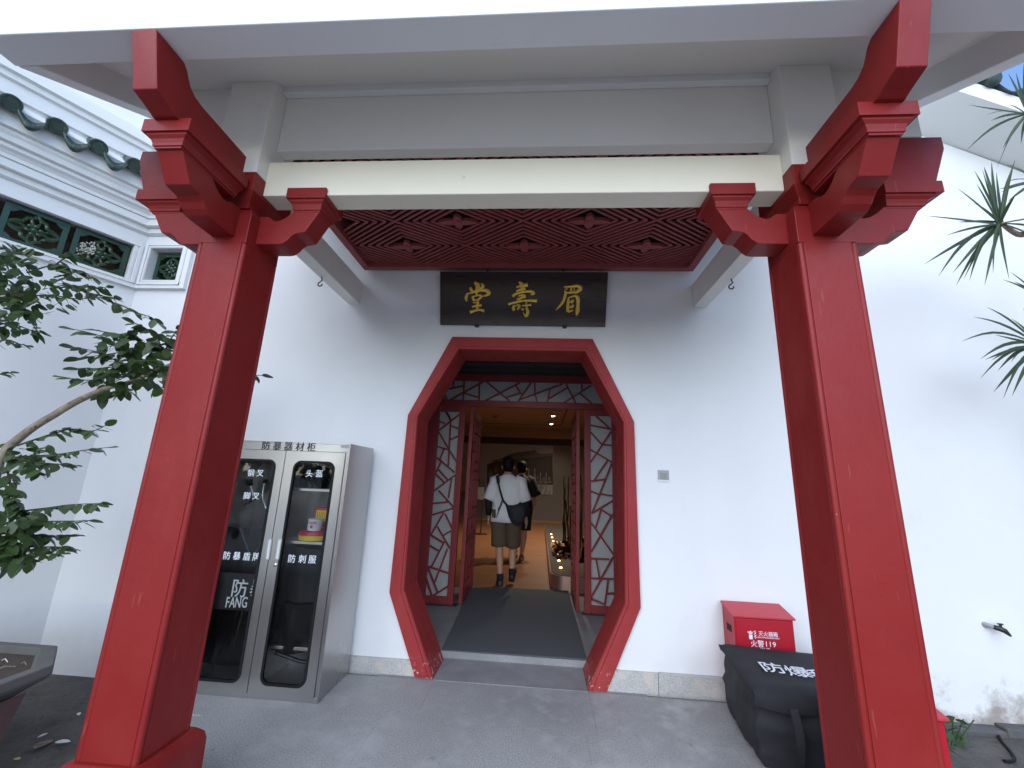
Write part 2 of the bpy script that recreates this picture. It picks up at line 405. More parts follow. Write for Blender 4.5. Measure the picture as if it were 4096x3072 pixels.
# lobby behind the arch: dark ceiling and side walls
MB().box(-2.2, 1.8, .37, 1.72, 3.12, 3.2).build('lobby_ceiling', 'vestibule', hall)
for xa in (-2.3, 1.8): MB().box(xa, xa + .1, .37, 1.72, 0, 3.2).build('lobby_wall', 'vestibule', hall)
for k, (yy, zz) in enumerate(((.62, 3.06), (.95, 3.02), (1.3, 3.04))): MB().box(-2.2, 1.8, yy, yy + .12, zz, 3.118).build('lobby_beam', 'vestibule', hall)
# granite skirting stones along the foot of the wall
def skirt(x0, x1, h0, h1): 
    m = MB().box(x0 + .002, x1 - .002, -.022, .01, -.02, h0)
    for i in (5, 6): m.v[i].z = h1
    m.build('skirting_stone', 'skirt_stone', hall, bevel=.003)
for a, b, h in ((-2.9, -2.2, .11), (-2.2, -1.62, .11), (-1.62, -1.0, .112)): skirt(a, b, h, h)
for a, b, h in ((.575, 1.0, .148), (1.0, 1.55, .152), (1.55, 2.2, .15)): skirt(a, b, h, h)
# back of the hall so that its roof shades the front yard
MB().prism([(0, 6.2), (0, 6.0), (7, 8.2), (14.5, 6.0), (14.5, 6.2), (7, 8.5)], (-3.6, 0, 0), (0, 1, 0), (0, 0, 1), (6.0, 0, 0)).build('roof', 'tile_gray', hall)
# raking gable verge on the right: underside, bright edge board and ridge tiles
def rk(x, d=0): return 5.266 + (4.08 - x) * .52 + d
m = MB()
def vq(Yv, d): return [(x, Yv, rk(x, d)) for x in (2.2, 7.6)]
a, b, c, d_, e = vq(.02, .0), vq(-.42, .10), vq(-.44, .24), vq(.25, .40), vq(.3, .05)
for p, q in ((a, b), (b, c), (c, d_), (d_, e)): m.add([p[0], p[1], q[1], q[0]], [(0, 1, 2, 3)])
m.add([a[1], b[1], c[1], d_[1], e[1]], [(0, 1, 2, 3, 4)])
m.build('gable_verge', 'plaster_trim', hall)
for i in range(14):
    x = 3.3 + i * .30; z = rk(x, .26)
    dv = Vector((1, 0, -.52)).normalized(); p0 = Vector((x, -.43, z))
    MB().lathe([(.052, -.02), (.066, -.012), (.066, .5)], p0 + Vector((0, -.05, .035)), 10, (0, .88, .47)).build('round_tile', 'tile_glaze', hall, smooth=40)
    MB().grid(lambda u, v: p0 + dv * (.05 + .20 * u) + Vector((0, -.045, 0)) + Vector((0, .30, .17)) * v + Vector((0, 0, -.05 * sin(pi * u) + .02)), 6, 1).build('drip_tile', 'tile_gray', hall, smooth=50)

# ================================================================== LEFT WING (angled wall, cornice, glazed grilles, tile eave)
WA = radians(29); WD = Vector((-sin(WA), -cos(WA), 0)); WN = Vector((cos(WA), -sin(WA), 0)); WO = Vector((-4.47, 0, 0))
wing = empty('side_wing', WO, 'white side wing with moulded cornice, green grilles and tiled eave above the tree', 'building')
def wp(s, o, z): return WO + WD * s + WN * o + Vector((0, 0, z))
L = 7.0
wins = [(.13 + .465 * i, .13 + .465 * i + .425) for i in range(8)]
wh = [(.115, 3.57), (3.85, 3.57), (3.85, 3.985), (.115, 3.985)]
MB().sheet([(0, -.5), (L, -.5), (L, 6), (0, 6)], [wh], WO, WD, (0, 0, 1)).build('wall', 'plaster', wing)
# extruded mouldings that follow the wing and return along the front wall to x = -3.88
bis = (WN + Vector((0, -1, 0))).normalized(); bk = 1 / bis.dot(WN)
def corner(o, z): return WO + bis * (bk * o) + Vector((0, 0, z))
XE = -3.885
def mould(prof, name, mat='plaster_trim', s1=L):
    m = MB(); n = len(prof); st = [[wp(s1, o, z) for o, z in prof], [corner(o, z) for o, z in prof], [Vector((XE, -o, z)) for o, z in prof]]
    for r in st: m.v += r
    for i in range(2):
        for k in range(n - 1): m.f.append((i*n+k, i*n+k+1, (i+1)*n+k+1, (i+1)*n+k))
    m.v.append(Vector((XE, .02, prof[0][1]))); m.v.append(Vector((XE, .02, prof[-1][1])))
    m.f.append(tuple([3*n] + [2*n+k for k in range(n)] + [3*n+1]))
    return m.build(name, mat, wing)
BO = .045
# band carrying the grilles: a slab with openings on both walls
m = MB(); zb, zt = 3.505, 4.13
m.sheet([(-.0, zb), (L, zb), (L, zt), (0, zt)], [[(a - .02, b2) if 0 else (a, b2) for a, b2 in wh]], WO + WN * BO + WD * (-BO * math.tan(WA / 2) * 0), WD, (0, 0, 1))
c0 = corner(BO, 0); e0 = WO + WN * BO
m.add([c0 + Vector((0, 0, zb)), e0 + Vector((0, 0, zb)), e0 + Vector((0, 0, zt)), c0 + Vector((0, 0, zt))], [(0, 1, 2, 3)])
m.sheet([(c0.x, zb), (XE, zb), (XE, zt), (c0.x, zt)], [win_s], (0, -BO, 0), (1, 0, 0), (0, 0, 1))
m.add([(XE, -BO, zb), (XE, .01, zb), (XE, .01, zt), (XE, -BO, zt)], [(0, 1, 2, 3)])
m.add([wp(0, 0, zb), wp(L, 0, zb), wp(L, BO, zb), c0 + Vector((0, 0, zb)), (XE, -BO, zb), (XE, 0, zb)], [(0, 1, 2, 3, 4, 5)])
# opening cheeks
def cheeks(P, dpt):
    n = len(P)
    for i in range(n): a, b = P[i], P[(i+1) % n]; m.add([a, b, b + dpt, a + dpt], [(0, 1, 2, 3)])
cheeks([WO + WN * BO + WD * s + Vector((0, 0, z)) for s, z in wh], WN * -.17); cheeks([Vector((x, -BO, z)) for x, z in win_s], Vector((0, .17, 0)))
m.build('window_band', 'plaster_trim', wing, fix=True)
# raised mouldings round the openings
def frame_bead(P, nrm, name='window_frame'):
    m = MB(); n = len(P); cen = sum(P, Vector()) / n
    for off, wd, hh in ((.045, .028, .022), (.015, .018, .012)):
        for i in range(n):
            a, b = P[i], P[(i+1) % n]; a2 = a + (a - cen).normalized() * off * 1.35; b2 = b + (b - cen).normalized() * off * 1.35
            dd = (b2 - a2).normalized(); m.bar(a2 - dd * wd / 2, b2 + dd * wd / 2, wd, hh + rnd.uniform(0, .001), nrm)
    return m.build(name, 'plaster_trim', wing)
frame_bead([wp(s, BO, z) for s, z in wh], WN); frame_bead([Vector((x, -BO, z)) for x, z in win_s], Vector((0, -1, 0)))
# cornice, course by course
mould([(BO, 4.132), (.085, 4.150), (.085, 4.205), (.07, 4.207)], 'cornice_course')
mould([(.07, 4.207), (.135, 4.212), (.135, 4.285), (.118, 4.287)], 'cornice_course')
mould([(.118, 4.287), (.150, 4.292), (.150, 4.325), (.172, 4.350), (.205, 4.366), (.205, 4.400), (.19, 4.402)], 'cornice_course')
mould([(.19, 4.402), (.245, 4.408), (.255, 4.452), (.275, 4.474), (.275, 4.500), (.262, 4.502)], 'cornice_course')
mould([(.262, 4.502), (.315, 4.506), (.315, 4.640), (.30, 4.645)], 'cornice_course')
mould([(.30, 4.700), (.10, 4.86), (.10, 4.885), (.135, 4.89), (.135, 5.03), (.17, 5.04), (.17, 5.09), (.21, 5.10), (.21, 5.22), (.05, 5.25), (.05, 6)], 'upper_parapet')
# roof tile row
for i in range(17):
    s = .06 + .283 * i; c = wp(s, .40, 4.675)
    ax = (-WN + Vector((0, 0, .55))).normalized()
    MB().lathe([(.0, -.004), (.052, -.004), (.055, -.011), (.068, -.011), (.072, 0), (.072, .10), (.067, .105), (.067, .42)], c, 18, ax).build('round_tile_end', 'tile_glaze', wing, smooth=40)
    if i < 16:
        def f(u, v, s=s): 
            dz = -.075 * sin(pi * u); q = wp(s + .05 + .19 * u, .395, 4.665 + dz); return q + (-WN * .26 + Vector((0, 0, .14))) * v
        def f2(u, v, s=s):
            dz = -.075 * sin(pi * u); q = wp(s + .05 + .19 * u, .40, 4.665 + dz); return q + Vector((0, 0, -.085 * (1 - (2*u-1)**2 * .6) * v))
        dt = MB().grid(f, 8, 1).grid(f2, 8, 1).build('drip_tile', 'tile_glaze', wing, smooth=50); sd2 = dt.modifiers.new('s', 'SOLIDIFY'); sd2.thickness = .016; sd2.offset = 0
mould([(.30, 4.646), (.33, 4.68), (.30, 4.72)], 'tile_bed', 'plaster_trim')
# green glazed grilles
def grille(P, U, V, N, parent, w, h):
    m = MB(); P = Vector(P); U = Vector(U); V = Vector(V); N = Vector(N); t = .035
    def q(a, b, d=0): return P + U * (a * w / 2) + V * (b * h / 2) + N * d
    fw = .042
    for (a, b, c_, d_) in ((-1, -1, 1, -1), (-1, 1, 1, 1)): m.bar(q(a, b) - V * (b * fw / 2), q(c_, d_) - V * (d_ * fw / 2), fw, .06, N)
    for (a, b, c_, d_) in ((-1, -1, -1, 1), (1, -1, 1, 1)): m.bar(q(a, b) - U * (a * fw / 2), q(c_, d_) - U * (c_ * fw / 2), fw, .058, N)
    for sx in (-1, 1):
        for sy in (-1, 1):
            m.bar(q(sx * .62, sy * .86), q(sx * .84, sy * .64), .05, .05, N)
            pa = [(0, .86), (.10, .62), (.30, .50), (.36, .30), (.58, .22), (.84, .0)]
            m.tube([q(sx * a, sy * b, .008) for a, b in catmull(pa, 3)], .0165, 6)
            pb = [(0, .86), (.14, .55), (.06, .30), (0, .18)]
            m.tube([q(sx * a, sy * b * .9, .004) for a, b in catmull(pb, 3)], .013, 6)
            pc = [(.84, 0), (.52, .14), (.30, .06), (.16, 0)]
            m.tube([q(sx * a, sy * b, .004) for a, b in catmull(pc, 3)], .013, 6)
    m.lathe([(.03, -.01), (.032, .012), (.018, .03), (.004, .036)], q(0, 0), 9, N)
    for k in range(6):
        an = k * pi / 3 + .3; m.lathe([(.020, 0), (.018, .02), (.004, .03)], q(0, 0) + (U * cos(an) + V * sin(an)) * .045, 6, N)
    return m.build('glazed_grille', 'green_glaze', parent, smooth=40)
for a, b in wins: grille(wp((a + b) / 2, -.045, 3.7775), -WD, (0, 0, 1), WN, wing, b - a, .385)
grille((-4.175, .065, 3.785), (1, 0, 0), (0, 0, 1), (0, -1, 0), wing, .36, .355)
def recess(P, dpt, name='window_recess'):
    m = MB(); n = len(P); Q = [q + dpt for q in P]; m.add(Q, [tuple(range(n))])
    for i in range(n): k = (i + 1) % n; m.add([P[i], P[k], Q[k], Q[i]], [(0, 1, 2, 3)])
    m.build(name, 'dark_room', wing)
recess([wp(a, -.125, z) for a, z in ((.10, 3.55), (3.87, 3.55), (3.87, 4.0), (.10, 4.0))], WN * -.5); recess([Vector((x, .125, z)) for x, z in ((-4.385, 3.585), (-4.385, 4.0), (-3.98, 4.0), (-3.98, 3.585))], Vector((0, .5, 0)))

# ================================================================== PORTICO
COLY = -1.75
def portico_column(xc, out, label):
    t = empty('portico_column', (xc, COLY, 0), label, 'column', 'red columns of the portico')
    # plinth
    m = MB(); rr = []
    for hw, z in ((.205, -.012), (.200, .30), (.190, .335), (.160, .362)): rr.append([(xc-hw, COLY-hw, z), (xc+hw, COLY-hw, z), (xc+hw, COLY+hw, z), (xc-hw, COLY+hw, z)])
    m.loft(rr).build('plinth', 'red', t, bevel=.006)
    # shaft with notched corners
    h = .143; c = .026; pr = []
    for sx, sy in ((1, -1), (1, 1), (-1, 1), (-1, -1)):
        a = [(sx*h, sy*(h-c)), (sx*(h-c), sy*(h-c)), (sx*(h-c), sy*h)]
        pr += a if sx * sy > 0 else a[::-1]
    pr = [(h-c, -h), (h-c, -h+c), (h, -h+c), (h, h-c), (h-c, h-c), (h-c, h), (-h+c, h), (-h+c, h-c), (-h, h-c), (-h, -h+c), (-h+c, -h+c), (-h+c, -h)]
    sh = MB().prism(pr, (xc, COLY, .362), (1, 0, 0), (0, 1, 0), (0, 0, 2.52)).build('shaft', 'red', t, bevel=.003)
    for sx in (-1, 1):
        for sy in (-1, 1):
            p0 = Vector((xc + sx * (h - .013), COLY + sy * (h - .013), .362))
            MB().tube([p0, p0 + Vector((0, 0, 2.515))], .0165, 10).build('corner_bead', 'red', sh, smooth=50)
    MB().loft([[(xc + a * q, COLY + b * q, z) for a, b in ((-1, -1), (1, -1), (1, 1), (-1, 1))] for q, z in ((h, 2.882), (h, 3.07), (h - .012, 3.105), (h - .03, 3.12))]).build('column_head', 'red', t, bevel=.004)
    # block under the roof post
    MB().loft([[(xc + a * q, COLY + b * (q + .03), z) for a, b in ((-1, -1), (1, -1), (1, 1), (-1, 1))] for q, z in ((.105, 3.115), (.105, 3.15), (.143, 3.205), (.146, 3.21), (.146, 3.33))]).build('cap_block', 'red', t, bevel=.005)
    # cloud shaped bracket arms
    arm = [(.13, 2.92), (.275, 2.92), (.305, 2.926), (.330, 2.945), (.350, 2.972), (.372, 2.990), (.430, 3.0), (.505, 3.143), (.343, 3.144), (.322, 3.122), (.300, 3.100), (.275, 3.083), (.249, 3.074), (.222, 3.079), (.204, 3.096), (.187, 3.104), (.13, 3.104)]
    def arm_at(U, k, name='bracket_arm'):
        U = Vector(U); W = Vector((-U.y, U.x, 0)); pts = [(.13 + (a - .13) * k, z) for a, z in arm]
        ob = MB().prism(pts, Vector((xc, COLY, 0)) - W * .068, U, (0, 0, 1), W * .136).build(name, 'red', t, bevel=.004)
        return ob
    def cap_at(U, u0, u1, n0, n1, parent, hw=.11, z0=3.143, back=0):
        U = Vector(U); W = Vector((-U.y, U.x, 0)); o = Vector((xc, COLY, 0)); rg = []
        for f, z in ((0, z0 - .012), (0, z0 - .002), (.16, z0), (.18, z0 + .014), (.34, z0 + .034), (.66, z0 + .049), (.68, z0 + .058), (1, z0 + .0585), (1, z0 + .128)):
            a0 = n0 + (u0 - n0) * f; a1 = n1 + (u1 - n1) * f; wd = .070 + (hw - .070) * f
            rg.append([o + U * a + W * b + Vector((0, 0, z)) for a, b in ((a0, -wd), (a1, -wd), (a1, wd), (a0, wd))])
        MB().loft(rg).build('bracket_cap', 'red', parent, bevel=.004)
    ib = arm_at((-out, 0, 0), 1.0); cap_at((-out, 0, 0), .305, .546, .343, .505, ib)
    ob = arm_at((out, 0, 0), 1.145); cap_at((out, 0, 0), .36, .655, .385, .565, ob)
    fb = arm_at((0, -1, 0), 1.145); cap_at((0, -1, 0), .19, .60, .20, .565, fb, .122)
    # beam stub over the outer arm
    MB().prism([(.16, 3.275), (.655, 3.275), (.66, 3.30), (.735, 3.50), (.735, 3.575), (.16, 3.575)], (xc, COLY + .075, 0), (out, 0, 0), (0, 0, 1), (0, -.155, 0)).build('beam_end', 'red', t, bevel=.004)
    # red rafter reaching out to the eave
    pr = [(-.20, 3.262), (-.62, 3.262), (-.65, 3.275), (-.728, 3.30), (-.798, 3.556), (-.645, 3.556), (-.622, 3.535), (-.605, 3.505), (-.585, 3.475), (-.550, 3.452), (-.50, 3.443), (-.17, 3.437), (-.17, 3.262)]
    MB().prism(pr, (xc - .060, COLY, 0), (0, 1, 0), (0, 0, 1), (.120, 0, 0)).build('rafter', 'red', t, bevel=.004)
    return t
colL = portico_column(-1.845, -1, 'square red column beside the steel cabinet, with bracket arms and plinth')
colR = portico_column(1.452, 1, 'square red column in front of the black bag, with bracket arms')

roof = empty('portico_roof', (XC, -1.2, 3.56), 'white portico roof with eave beam, cross beams and carved red ceiling', 'roof')
XL, XR = -2.69, 2.31
MB().prism([(-2.55, 3.56), (-2.40, 3.56), (-2.40, 3.70), (-2.40, 3.80), (-2.55, 3.86)], (XL, 0, 0), (0, 1, 0), (0, 0, 1), (XR - XL, 0, 0)).build('eave_beam', 'plaster_trim', roof, bevel=.005)
MB().prism([(-2.398, 3.72), (.02, 5.12), (.02, 5.28), (-2.398, 3.84)], (XL + .002, 0, 0), (0, 1, 0), (0, 0, 1), (XR - XL - .004, 0, 0)).build('roof_slab', 'plaster_roof', roof)
for x0 in (XL + .004, XR - .114): MB().prism([(-2.396, 3.562), (-2.396, 3.76), (.01, 5.15), (.01, 4.87)], (x0, 0, 0), (0, 1, 0), (0, 0, 1), (.11, 0, 0)).build('verge_beam', 'plaster_trim', roof, bevel=.006)
PX0, PX1 = -1.845, 1.452
for xc, out in ((PX0, -1), (PX1, 1)):
    MB().box(xc - .14, xc + .14, COLY - .172, COLY + .12, 3.331, 4.16).build('post', 'plaster_roof', roof, bevel=.006)
    a, b = sorted((xc + out * .142, xc + out * .632)); MB().box(a, b, COLY - .085, COLY + .085, 3.578, 4.14).build('outer_beam', 'plaster_roof', roof, bevel=.005)
MB().box(PX0 + .141, PX1 - .141, -1.84, -1.70, 3.232, 3.470).build('tie_beam', 'plaster_beam', roof, bevel=.006)
MB().box(PX0 + .141, PX1 - .141, -1.80, -1.722, 3.588, 4.06).build('upper_beam', 'plaster_roof', roof, bevel=.005)
MB().box(PX0 + .141, PX1 - .141, -1.845, -1.802, 3.992, 4.12).build('ledge', 'plaster_trim', roof, bevel=.004)
for x0, x1 in ((-2.04, -1.914), (1.478, 1.60)):
    MB().box(x0, x1, -1.60, -.002, 3.355, 3.60).build('side_beam', 'plaster_roof', roof, bevel=.005)
    hx = (x0 + x1) / 2 - .035 * (1 if x0 < 0 else -1)
    hk = [(hx, -.60, 3.36), (hx + .004, -.60, 3.335), (hx + .012, -.60, 3.322), (hx - .004, -.60, 3.305), (hx - .020, -.60, 3.29), (hx - .022, -.60, 3.272), (hx - .006, -.60, 3.262), (hx + .012, -.60, 3.268), (hx + .016, -.60, 3.285)]
    MB().tube(catmull(hk, 3), .0055, 6).build('hook', 'iron', roof, smooth=60)
# carved lattice ceiling
cz = 3.76; cx0, cx1, cy0, cy1 = -1.90, 1.485, -1.69, -.035
ceil = MB().box(cx0 + .05, cx1 - .05, cy0 + .05, cy1 - .05, cz + .150, cz + .165).build('ceiling_panel', 'backing', roof)
for (a, b, c, d) in ((cx0, cx1, cy1 - .07, cy1), (cx0, cx1, cy0, cy0 + .07), (cx0, cx0 + .07, cy0 + .071, cy1 - .071), (cx1 - .07, cx1, cy0 + .071, cy1 - .071)):
    MB().box(a, b, c, d, cz - .03, cz + .17).build('frame', 'red_ceiling', ceil, bevel=.004)
unit = MB().box(-.5, .5, -.5, .5, -.5, .5).mesh('slat', 'red_ceiling')
DA, DB = .5575, .378; fx0, fy0 = -.19, -.43
bx0, bx1, by0, by1 = cx0 + .07, cx1 - .07, cy0 + .07, cy1 - .07
def clip(a, b):
    t0, t1 = 0., 1.; d = (b[0]-a[0], b[1]-a[1])
    for p, q in ((-d[0], a[0]-bx0), (d[0], bx1-a[0]), (-d[1], a[1]-by0), (d[1], by1-a[1])):
        if abs(p) < 1e-9:
            if q < 0: return None
        else:
            r = q / p
            if p < 0: t0 = max(t0, r)
            else: t1 = min(t1, r)
    return None if t1 - t0 < .04 else ((a[0]+d[0]*t0, a[1]+d[1]*t0), (a[0]+d[0]*t1, a[1]+d[1]*t1))
flower = MB()
for k in range(4):
    an = k * pi / 2; ll = .175 if k % 2 == 0 else .095; ww = .034 if k % 2 == 0 else .040
    pts = [(0, -.012), (ll * .35, -ww), (ll * .7, -ww * .7), (ll, 0), (ll * .7, ww * .7), (ll * .35, ww), (0, .012)]
    flower.prism(pts, (0, 0, -.016), (cos(an), sin(an), 0), (-sin(an), cos(an), 0), (0, 0, .03))
flower.lathe([(.03, -.024), (.034, -.018), (.034, .0)], (0, 0, 0), 12)
flower = flower.mesh('flower', 'red_ceiling')
inv_c = ceil
for i in range(-4, 5):
    for j in range(-5, 3):
        if (i + j) % 2: continue
        ox = fx0 + i * DA; oy = fy0 + j * DB
        if bx0 + .1 < ox < bx1 - .1 and by0 + .05 < oy < by1 - .05: inst('flower', flower, ceil, Matrix.Translation((ox, oy, cz + .012)))
        for k, r in enumerate((.42, .565, .71, .855, 1.0)):
            for sx, sy in ((1, 1), (1, -1), (-1, 1), (-1, -1)):
                if k == 4 and sx < 0: continue
                cl = clip((ox + sx * DA * r, oy), (ox, oy + sy * DB * r))
                if not cl: continue
                (ax, ay), (bx, by) = cl; dx, dy = bx - ax, by - ay; ln = sqrt(dx*dx + dy*dy)
                mt = Matrix.Translation(((ax+bx)/2, (ay+by)/2, cz + .018 + .0004 * ((i + 3*j + k) % 5))) @ Matrix.Rotation(atan2(dy, dx), 4, 'Z') @ Matrix.Diagonal((ln, .0195, .013, 1))
                inst('slat', unit, ceil, mt)

# ================================================================== PLAQUE
pq = empty('name_plaque', (-.215, -.03, 3.13), 'dark lacquered plaque with three gold characters hung above the octagonal doorway', 'sign')
PTL, PTR, PBL, PBR = Vector((-1.06, -.125, 3.672)), Vector((.632, -.125, 3.672)), Vector((-1.038, -.035, 3.130)), Vector((.612, -.035, 3.133))
pu = (PTR - PTL).normalized(); pv = (PTL - PBL).normalized(); pn = pu.cross(pv).normalized()
if pn.y > 0: pn = -pn
m = MB(); th_ = pn * -.028
m.add([PBL, PBR, PTR, PTL, PBL + th_, PBR + th_, PTR + th_, PTL + th_], [(0,1,2,3),(4,7,6,5),(0,4,5,1),(1,5,6,2),(2,6,7,3),(3,7,4,0)]); m.build('board', 'plaque_wood', pq, bevel=.004)
def pqp(x, y, hgt=0):
    v = (y - 103.5) / (705 - 103.5); xl = 165 + 7 * v; xr = 2012 - 24 * v; u = (x - xl) / (xr - xl)
    a = PTL.lerp(PTR, u); b = PBL.lerp(PBR, u); return a.lerp(b, v) + pn * hgt
def brush(strokes, label):
    m = MB()
    for pts in strokes:
        P = catmull(pts, 5); rows = []
        for i, (x, y, wd) in enumerate(P):
            x0, y0, _ = P[max(i-1, 0)]; x1, y1, _ = P[min(i+1, len(P)-1)]; dx, dy = x1-x0, y1-y0; l = sqrt(dx*dx+dy*dy) or 1; nx, ny = -dy/l, dx/l; hw = max(wd, 3) * .60
            rows.append([pqp(x - nx*hw, y - ny*hw, .0005), pqp(x - nx*hw*.5, y - ny*hw*.5, .007), pqp(x, y, .0085), pqp(x + nx*hw*.5, y + ny*hw*.5, .007), pqp(x + nx*hw, y + ny*hw, .0005)])
        b = len(m.v); 
        for r in rows: m.v += r
        for i in range(len(rows) - 1):
            for k in range(4): m.f.append((b+i*5+k, b+i*5+k+1, b+(i+1)*5+k+1, b+(i+1)*5+k))
        m.f.append((b, b+1, b+2, b+3, b+4)); e = b + (len(rows)-1)*5; m.f.append((e+4, e+3, e+2, e+1, e))
    o = m.build('character', 'gold', pq, smooth=50); o['label'] = label
brush([[(555,226,22),(592,262,44),(580,330,30),(580,372,8)], [(506,285,18),(522,315,28),(532,338,12)], [(525,335,10),(560,322,14),(590,318,8)], [(628,238,10),(652,266,30),(622,300,22),(588,326,8)],
       [(480,350,16),(462,400,28),(470,442,10)], [(478,354,12),(540,340,16),(620,318,20),(688,318,34),(716,345,36),(690,370,22),(640,384,8)], [(532,382,14),(542,410,24),(555,440,18)],
       [(540,388,12),(600,372,16),(632,382,24),(612,408,20),(588,424,10)], [(548,430,14),(600,420,14)], [(598,425,14),(592,470,28),(585,540,20)], [(530,500,16),(580,490,20),(636,482,22)], [(540,458,10),(600,450,16)],
       [(508,562,30),(560,545,22),(620,534,22),(668,548,30)]], 'gold character at the left of the plaque')
brush([[(1048,220,16),(1078,246,36),(1086,300,26),(1080,330,12)], [(1018,276,14),(1080,262,24),(1142,248,38)], [(1018,325,20),(1060,306,22),(1118,290,26)], [(978,382,28),(1012,354,24),(1100,330,20),(1180,324,26),(1206,345,34),(1176,362,10)],
       [(1040,378,10),(1090,366,22),(1112,376,24),(1070,392,12)], [(1024,416,18),(1080,396,18),(1124,386,20)], [(932,470,22),(1000,450,22),(1120,426,20),(1246,428,32)], [(1002,478,12),(988,510,28),(998,542,20)],
       [(1006,490,12),(1040,474,14),(1054,490,24),(1030,532,14)], [(1085,486,14),(1130,480,14),(1184,474,22)], [(1128,440,12),(1136,510,22),(1148,555,30),(1128,600,22),(1098,562,6)], [(1076,516,10),(1104,532,26)], [(1075,395,14),(1050,430,14),(1010,445,8)]], 'gold character in the middle of the plaque')
brush([[(1540,272,12),(1620,266,22),(1688,260,28),(1714,285,40),(1690,318,30),(1655,345,10)], [(1608,272,10),(1618,300,18),(1600,330,10)], [(1650,268,8),(1648,310,16)], [(1548,300,10),(1575,292,14)], [(1560,332,14),(1600,336,18),(1665,325,22)],
       [(1550,315,16),(1556,350,26),(1532,430,24),(1490,490,20),(1450,532,6)], [(1592,386,14),(1584,450,26),(1580,548,26)], [(1598,388,12),(1660,370,20),(1690,396,32),(1692,470,28),(1686,540,36),(1676,588,8)], [(1600,444,12),(1638,424,24),(1620,456,10)], [(1598,500,14),(1640,480,24),(1615,508,10)], [(1582,548,22),(1640,530,14)]], 'gold character at the right of the plaque')
for x in (690, 1525):
    a = pqp(x, 104) ; MB().tube([a + Vector((0, .01, -.01)), a + Vector((.004, .015, .03)), a + Vector((-.004, .05, .075))], .004, 6).tube([a + Vector((-.012, .005, .03)), a + Vector((0, .015, .012)), a + Vector((.02, .01, .028))], .006, 6).build('hanger', 'iron', pq)
for x in (585, 1550):
    a = pqp(x, 700); MB().box(a.x - .02, a.x + .02, -.05, -.003, a.z - .018, a.z - .004).lathe([(.008, 0), (.008, .012)], (a.x - .008, -.052, a.z - .012), 8, (0, -1, 0)).build('bracket', 'iron', pq)

# ================================================================== DOOR SCREEN (frame, transom, side lights, two folded leaves)
DY = 1.75
z5 = zoom(1640, 1480, 880 / 2212); z6 = zoom(1640, 1650, .512); z7 = zoom(2240, 1650, .5128)
ds = empty('door_screen', (XC, DY, .06), 'dark red wooden door screen with cracked-ice lattice, frosted panes and two open leaves', 'door')
FT = .06
def fr(x0, x1, z0, z1, name='frame', par=ds, y0=DY, t=FT): return MB().box(x0, x1, y0, y0 + t, z0, z1).build(name, 'red_wood', par, bevel=.004)
sxL, sxR = -1.60, 1.18
fr(sxL, sxR, 2.985, 3.085); fr(sxL, sxR, 2.622, 2.708); fr(sxL, -1.415, .07, 2.620); fr(-1.135, -1.052, .07, 2.620); fr(.594, .678, .07, 2.620); fr(.962, sxR, .07, 2.620)
fr(-1.414, -1.136, .07, .16); fr(-1.414, -1.136, 2.535, 2.620); fr(.679, .961, .07, .16); fr(.679, .961, 2.535, 2.620)
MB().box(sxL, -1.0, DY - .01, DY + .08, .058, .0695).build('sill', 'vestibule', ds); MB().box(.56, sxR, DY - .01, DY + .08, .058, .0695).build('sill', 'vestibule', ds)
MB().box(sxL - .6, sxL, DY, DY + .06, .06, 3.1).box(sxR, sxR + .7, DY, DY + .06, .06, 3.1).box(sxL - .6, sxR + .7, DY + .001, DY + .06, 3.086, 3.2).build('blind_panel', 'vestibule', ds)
def pane(x0, x1, z0, z1): return MB().box(x0, x1, DY + .034, DY + .040, z0, z1).build('pane', 'frosted', ds)
pane(-1.4145, -1.1355, .160, 2.536); pane(.6785, .9615, .160, 2.536); pane(sxL, sxR, 2.707, 2.986)
def lat(segs, zf, x0, x1, z0, z1, wd=.021):
    for k, (a, b, c, d) in enumerate(segs):
        p = at(*zf(a, b), DY + .01); q = at(*zf(c, d), DY + .01)
        for r in (p, q): r.x = min(max(r.x, x0 - .004), x1 + .004); r.z = min(max(r.z, z0 - .004), z1 + .004)
        yo = .0008 * (k % 7); p.y = q.y = DY + .018 + yo
        dd = (q - p).normalized() * .006
        MB().bar(p - dd, q + dd, wd, .026, (0, 1, 0)).build('lattice_bar', 'red_wood', ds)
lat([(285,0,320,60),(385,15,225,140),(232,70,270,85),(318,60,298,415),(325,105,378,125),(318,210,375,185),(222,150,295,270),(213,265,300,290),(300,285,362,380),(265,285,235,360),(205,350,345,465),(245,375,205,465),(350,490,190,610),(200,480,265,545),(220,445,295,525),(325,520,300,665),(225,610,335,735),(180,710,290,700),(330,750,172,800),(260,785,160,960),(275,795,325,900),(215,895,310,1060),(260,960,320,925),(165,960,265,1020),(265,1015,170,1200),(155,1040,220,1080),(290,1070,195,1320),(145,1205,295,1255),(140,1215,215,1405),(128,1300,168,1430),(295,1360,180,1430)], z6, -1.415, -1.135, .16, 2.535)
lat([(365,418,410,500)], z5, -1.415, -1.135, .16, 2.535)
lat([(285,30,395,130),(240,98,398,130),(240,155,325,248),(398,150,240,385),(335,250,402,255),(240,290,402,385),(370,375,270,525),(245,535,355,520),(403,400,255,775),(243,615,310,640),(315,635,408,650),(410,690,250,785),(320,755,395,805),(320,765,280,895),(410,795,245,1085),(247,865,415,1105),(247,1140,380,1145),(413,1130,325,1290),(283,1150,308,1285),(245,1295,420,1300),(320,1305,245,1440),(375,1310,350,1500),(370,1415,425,1412),(247,1455,350,1500)], z7, .678, .962, .16, 2.535)
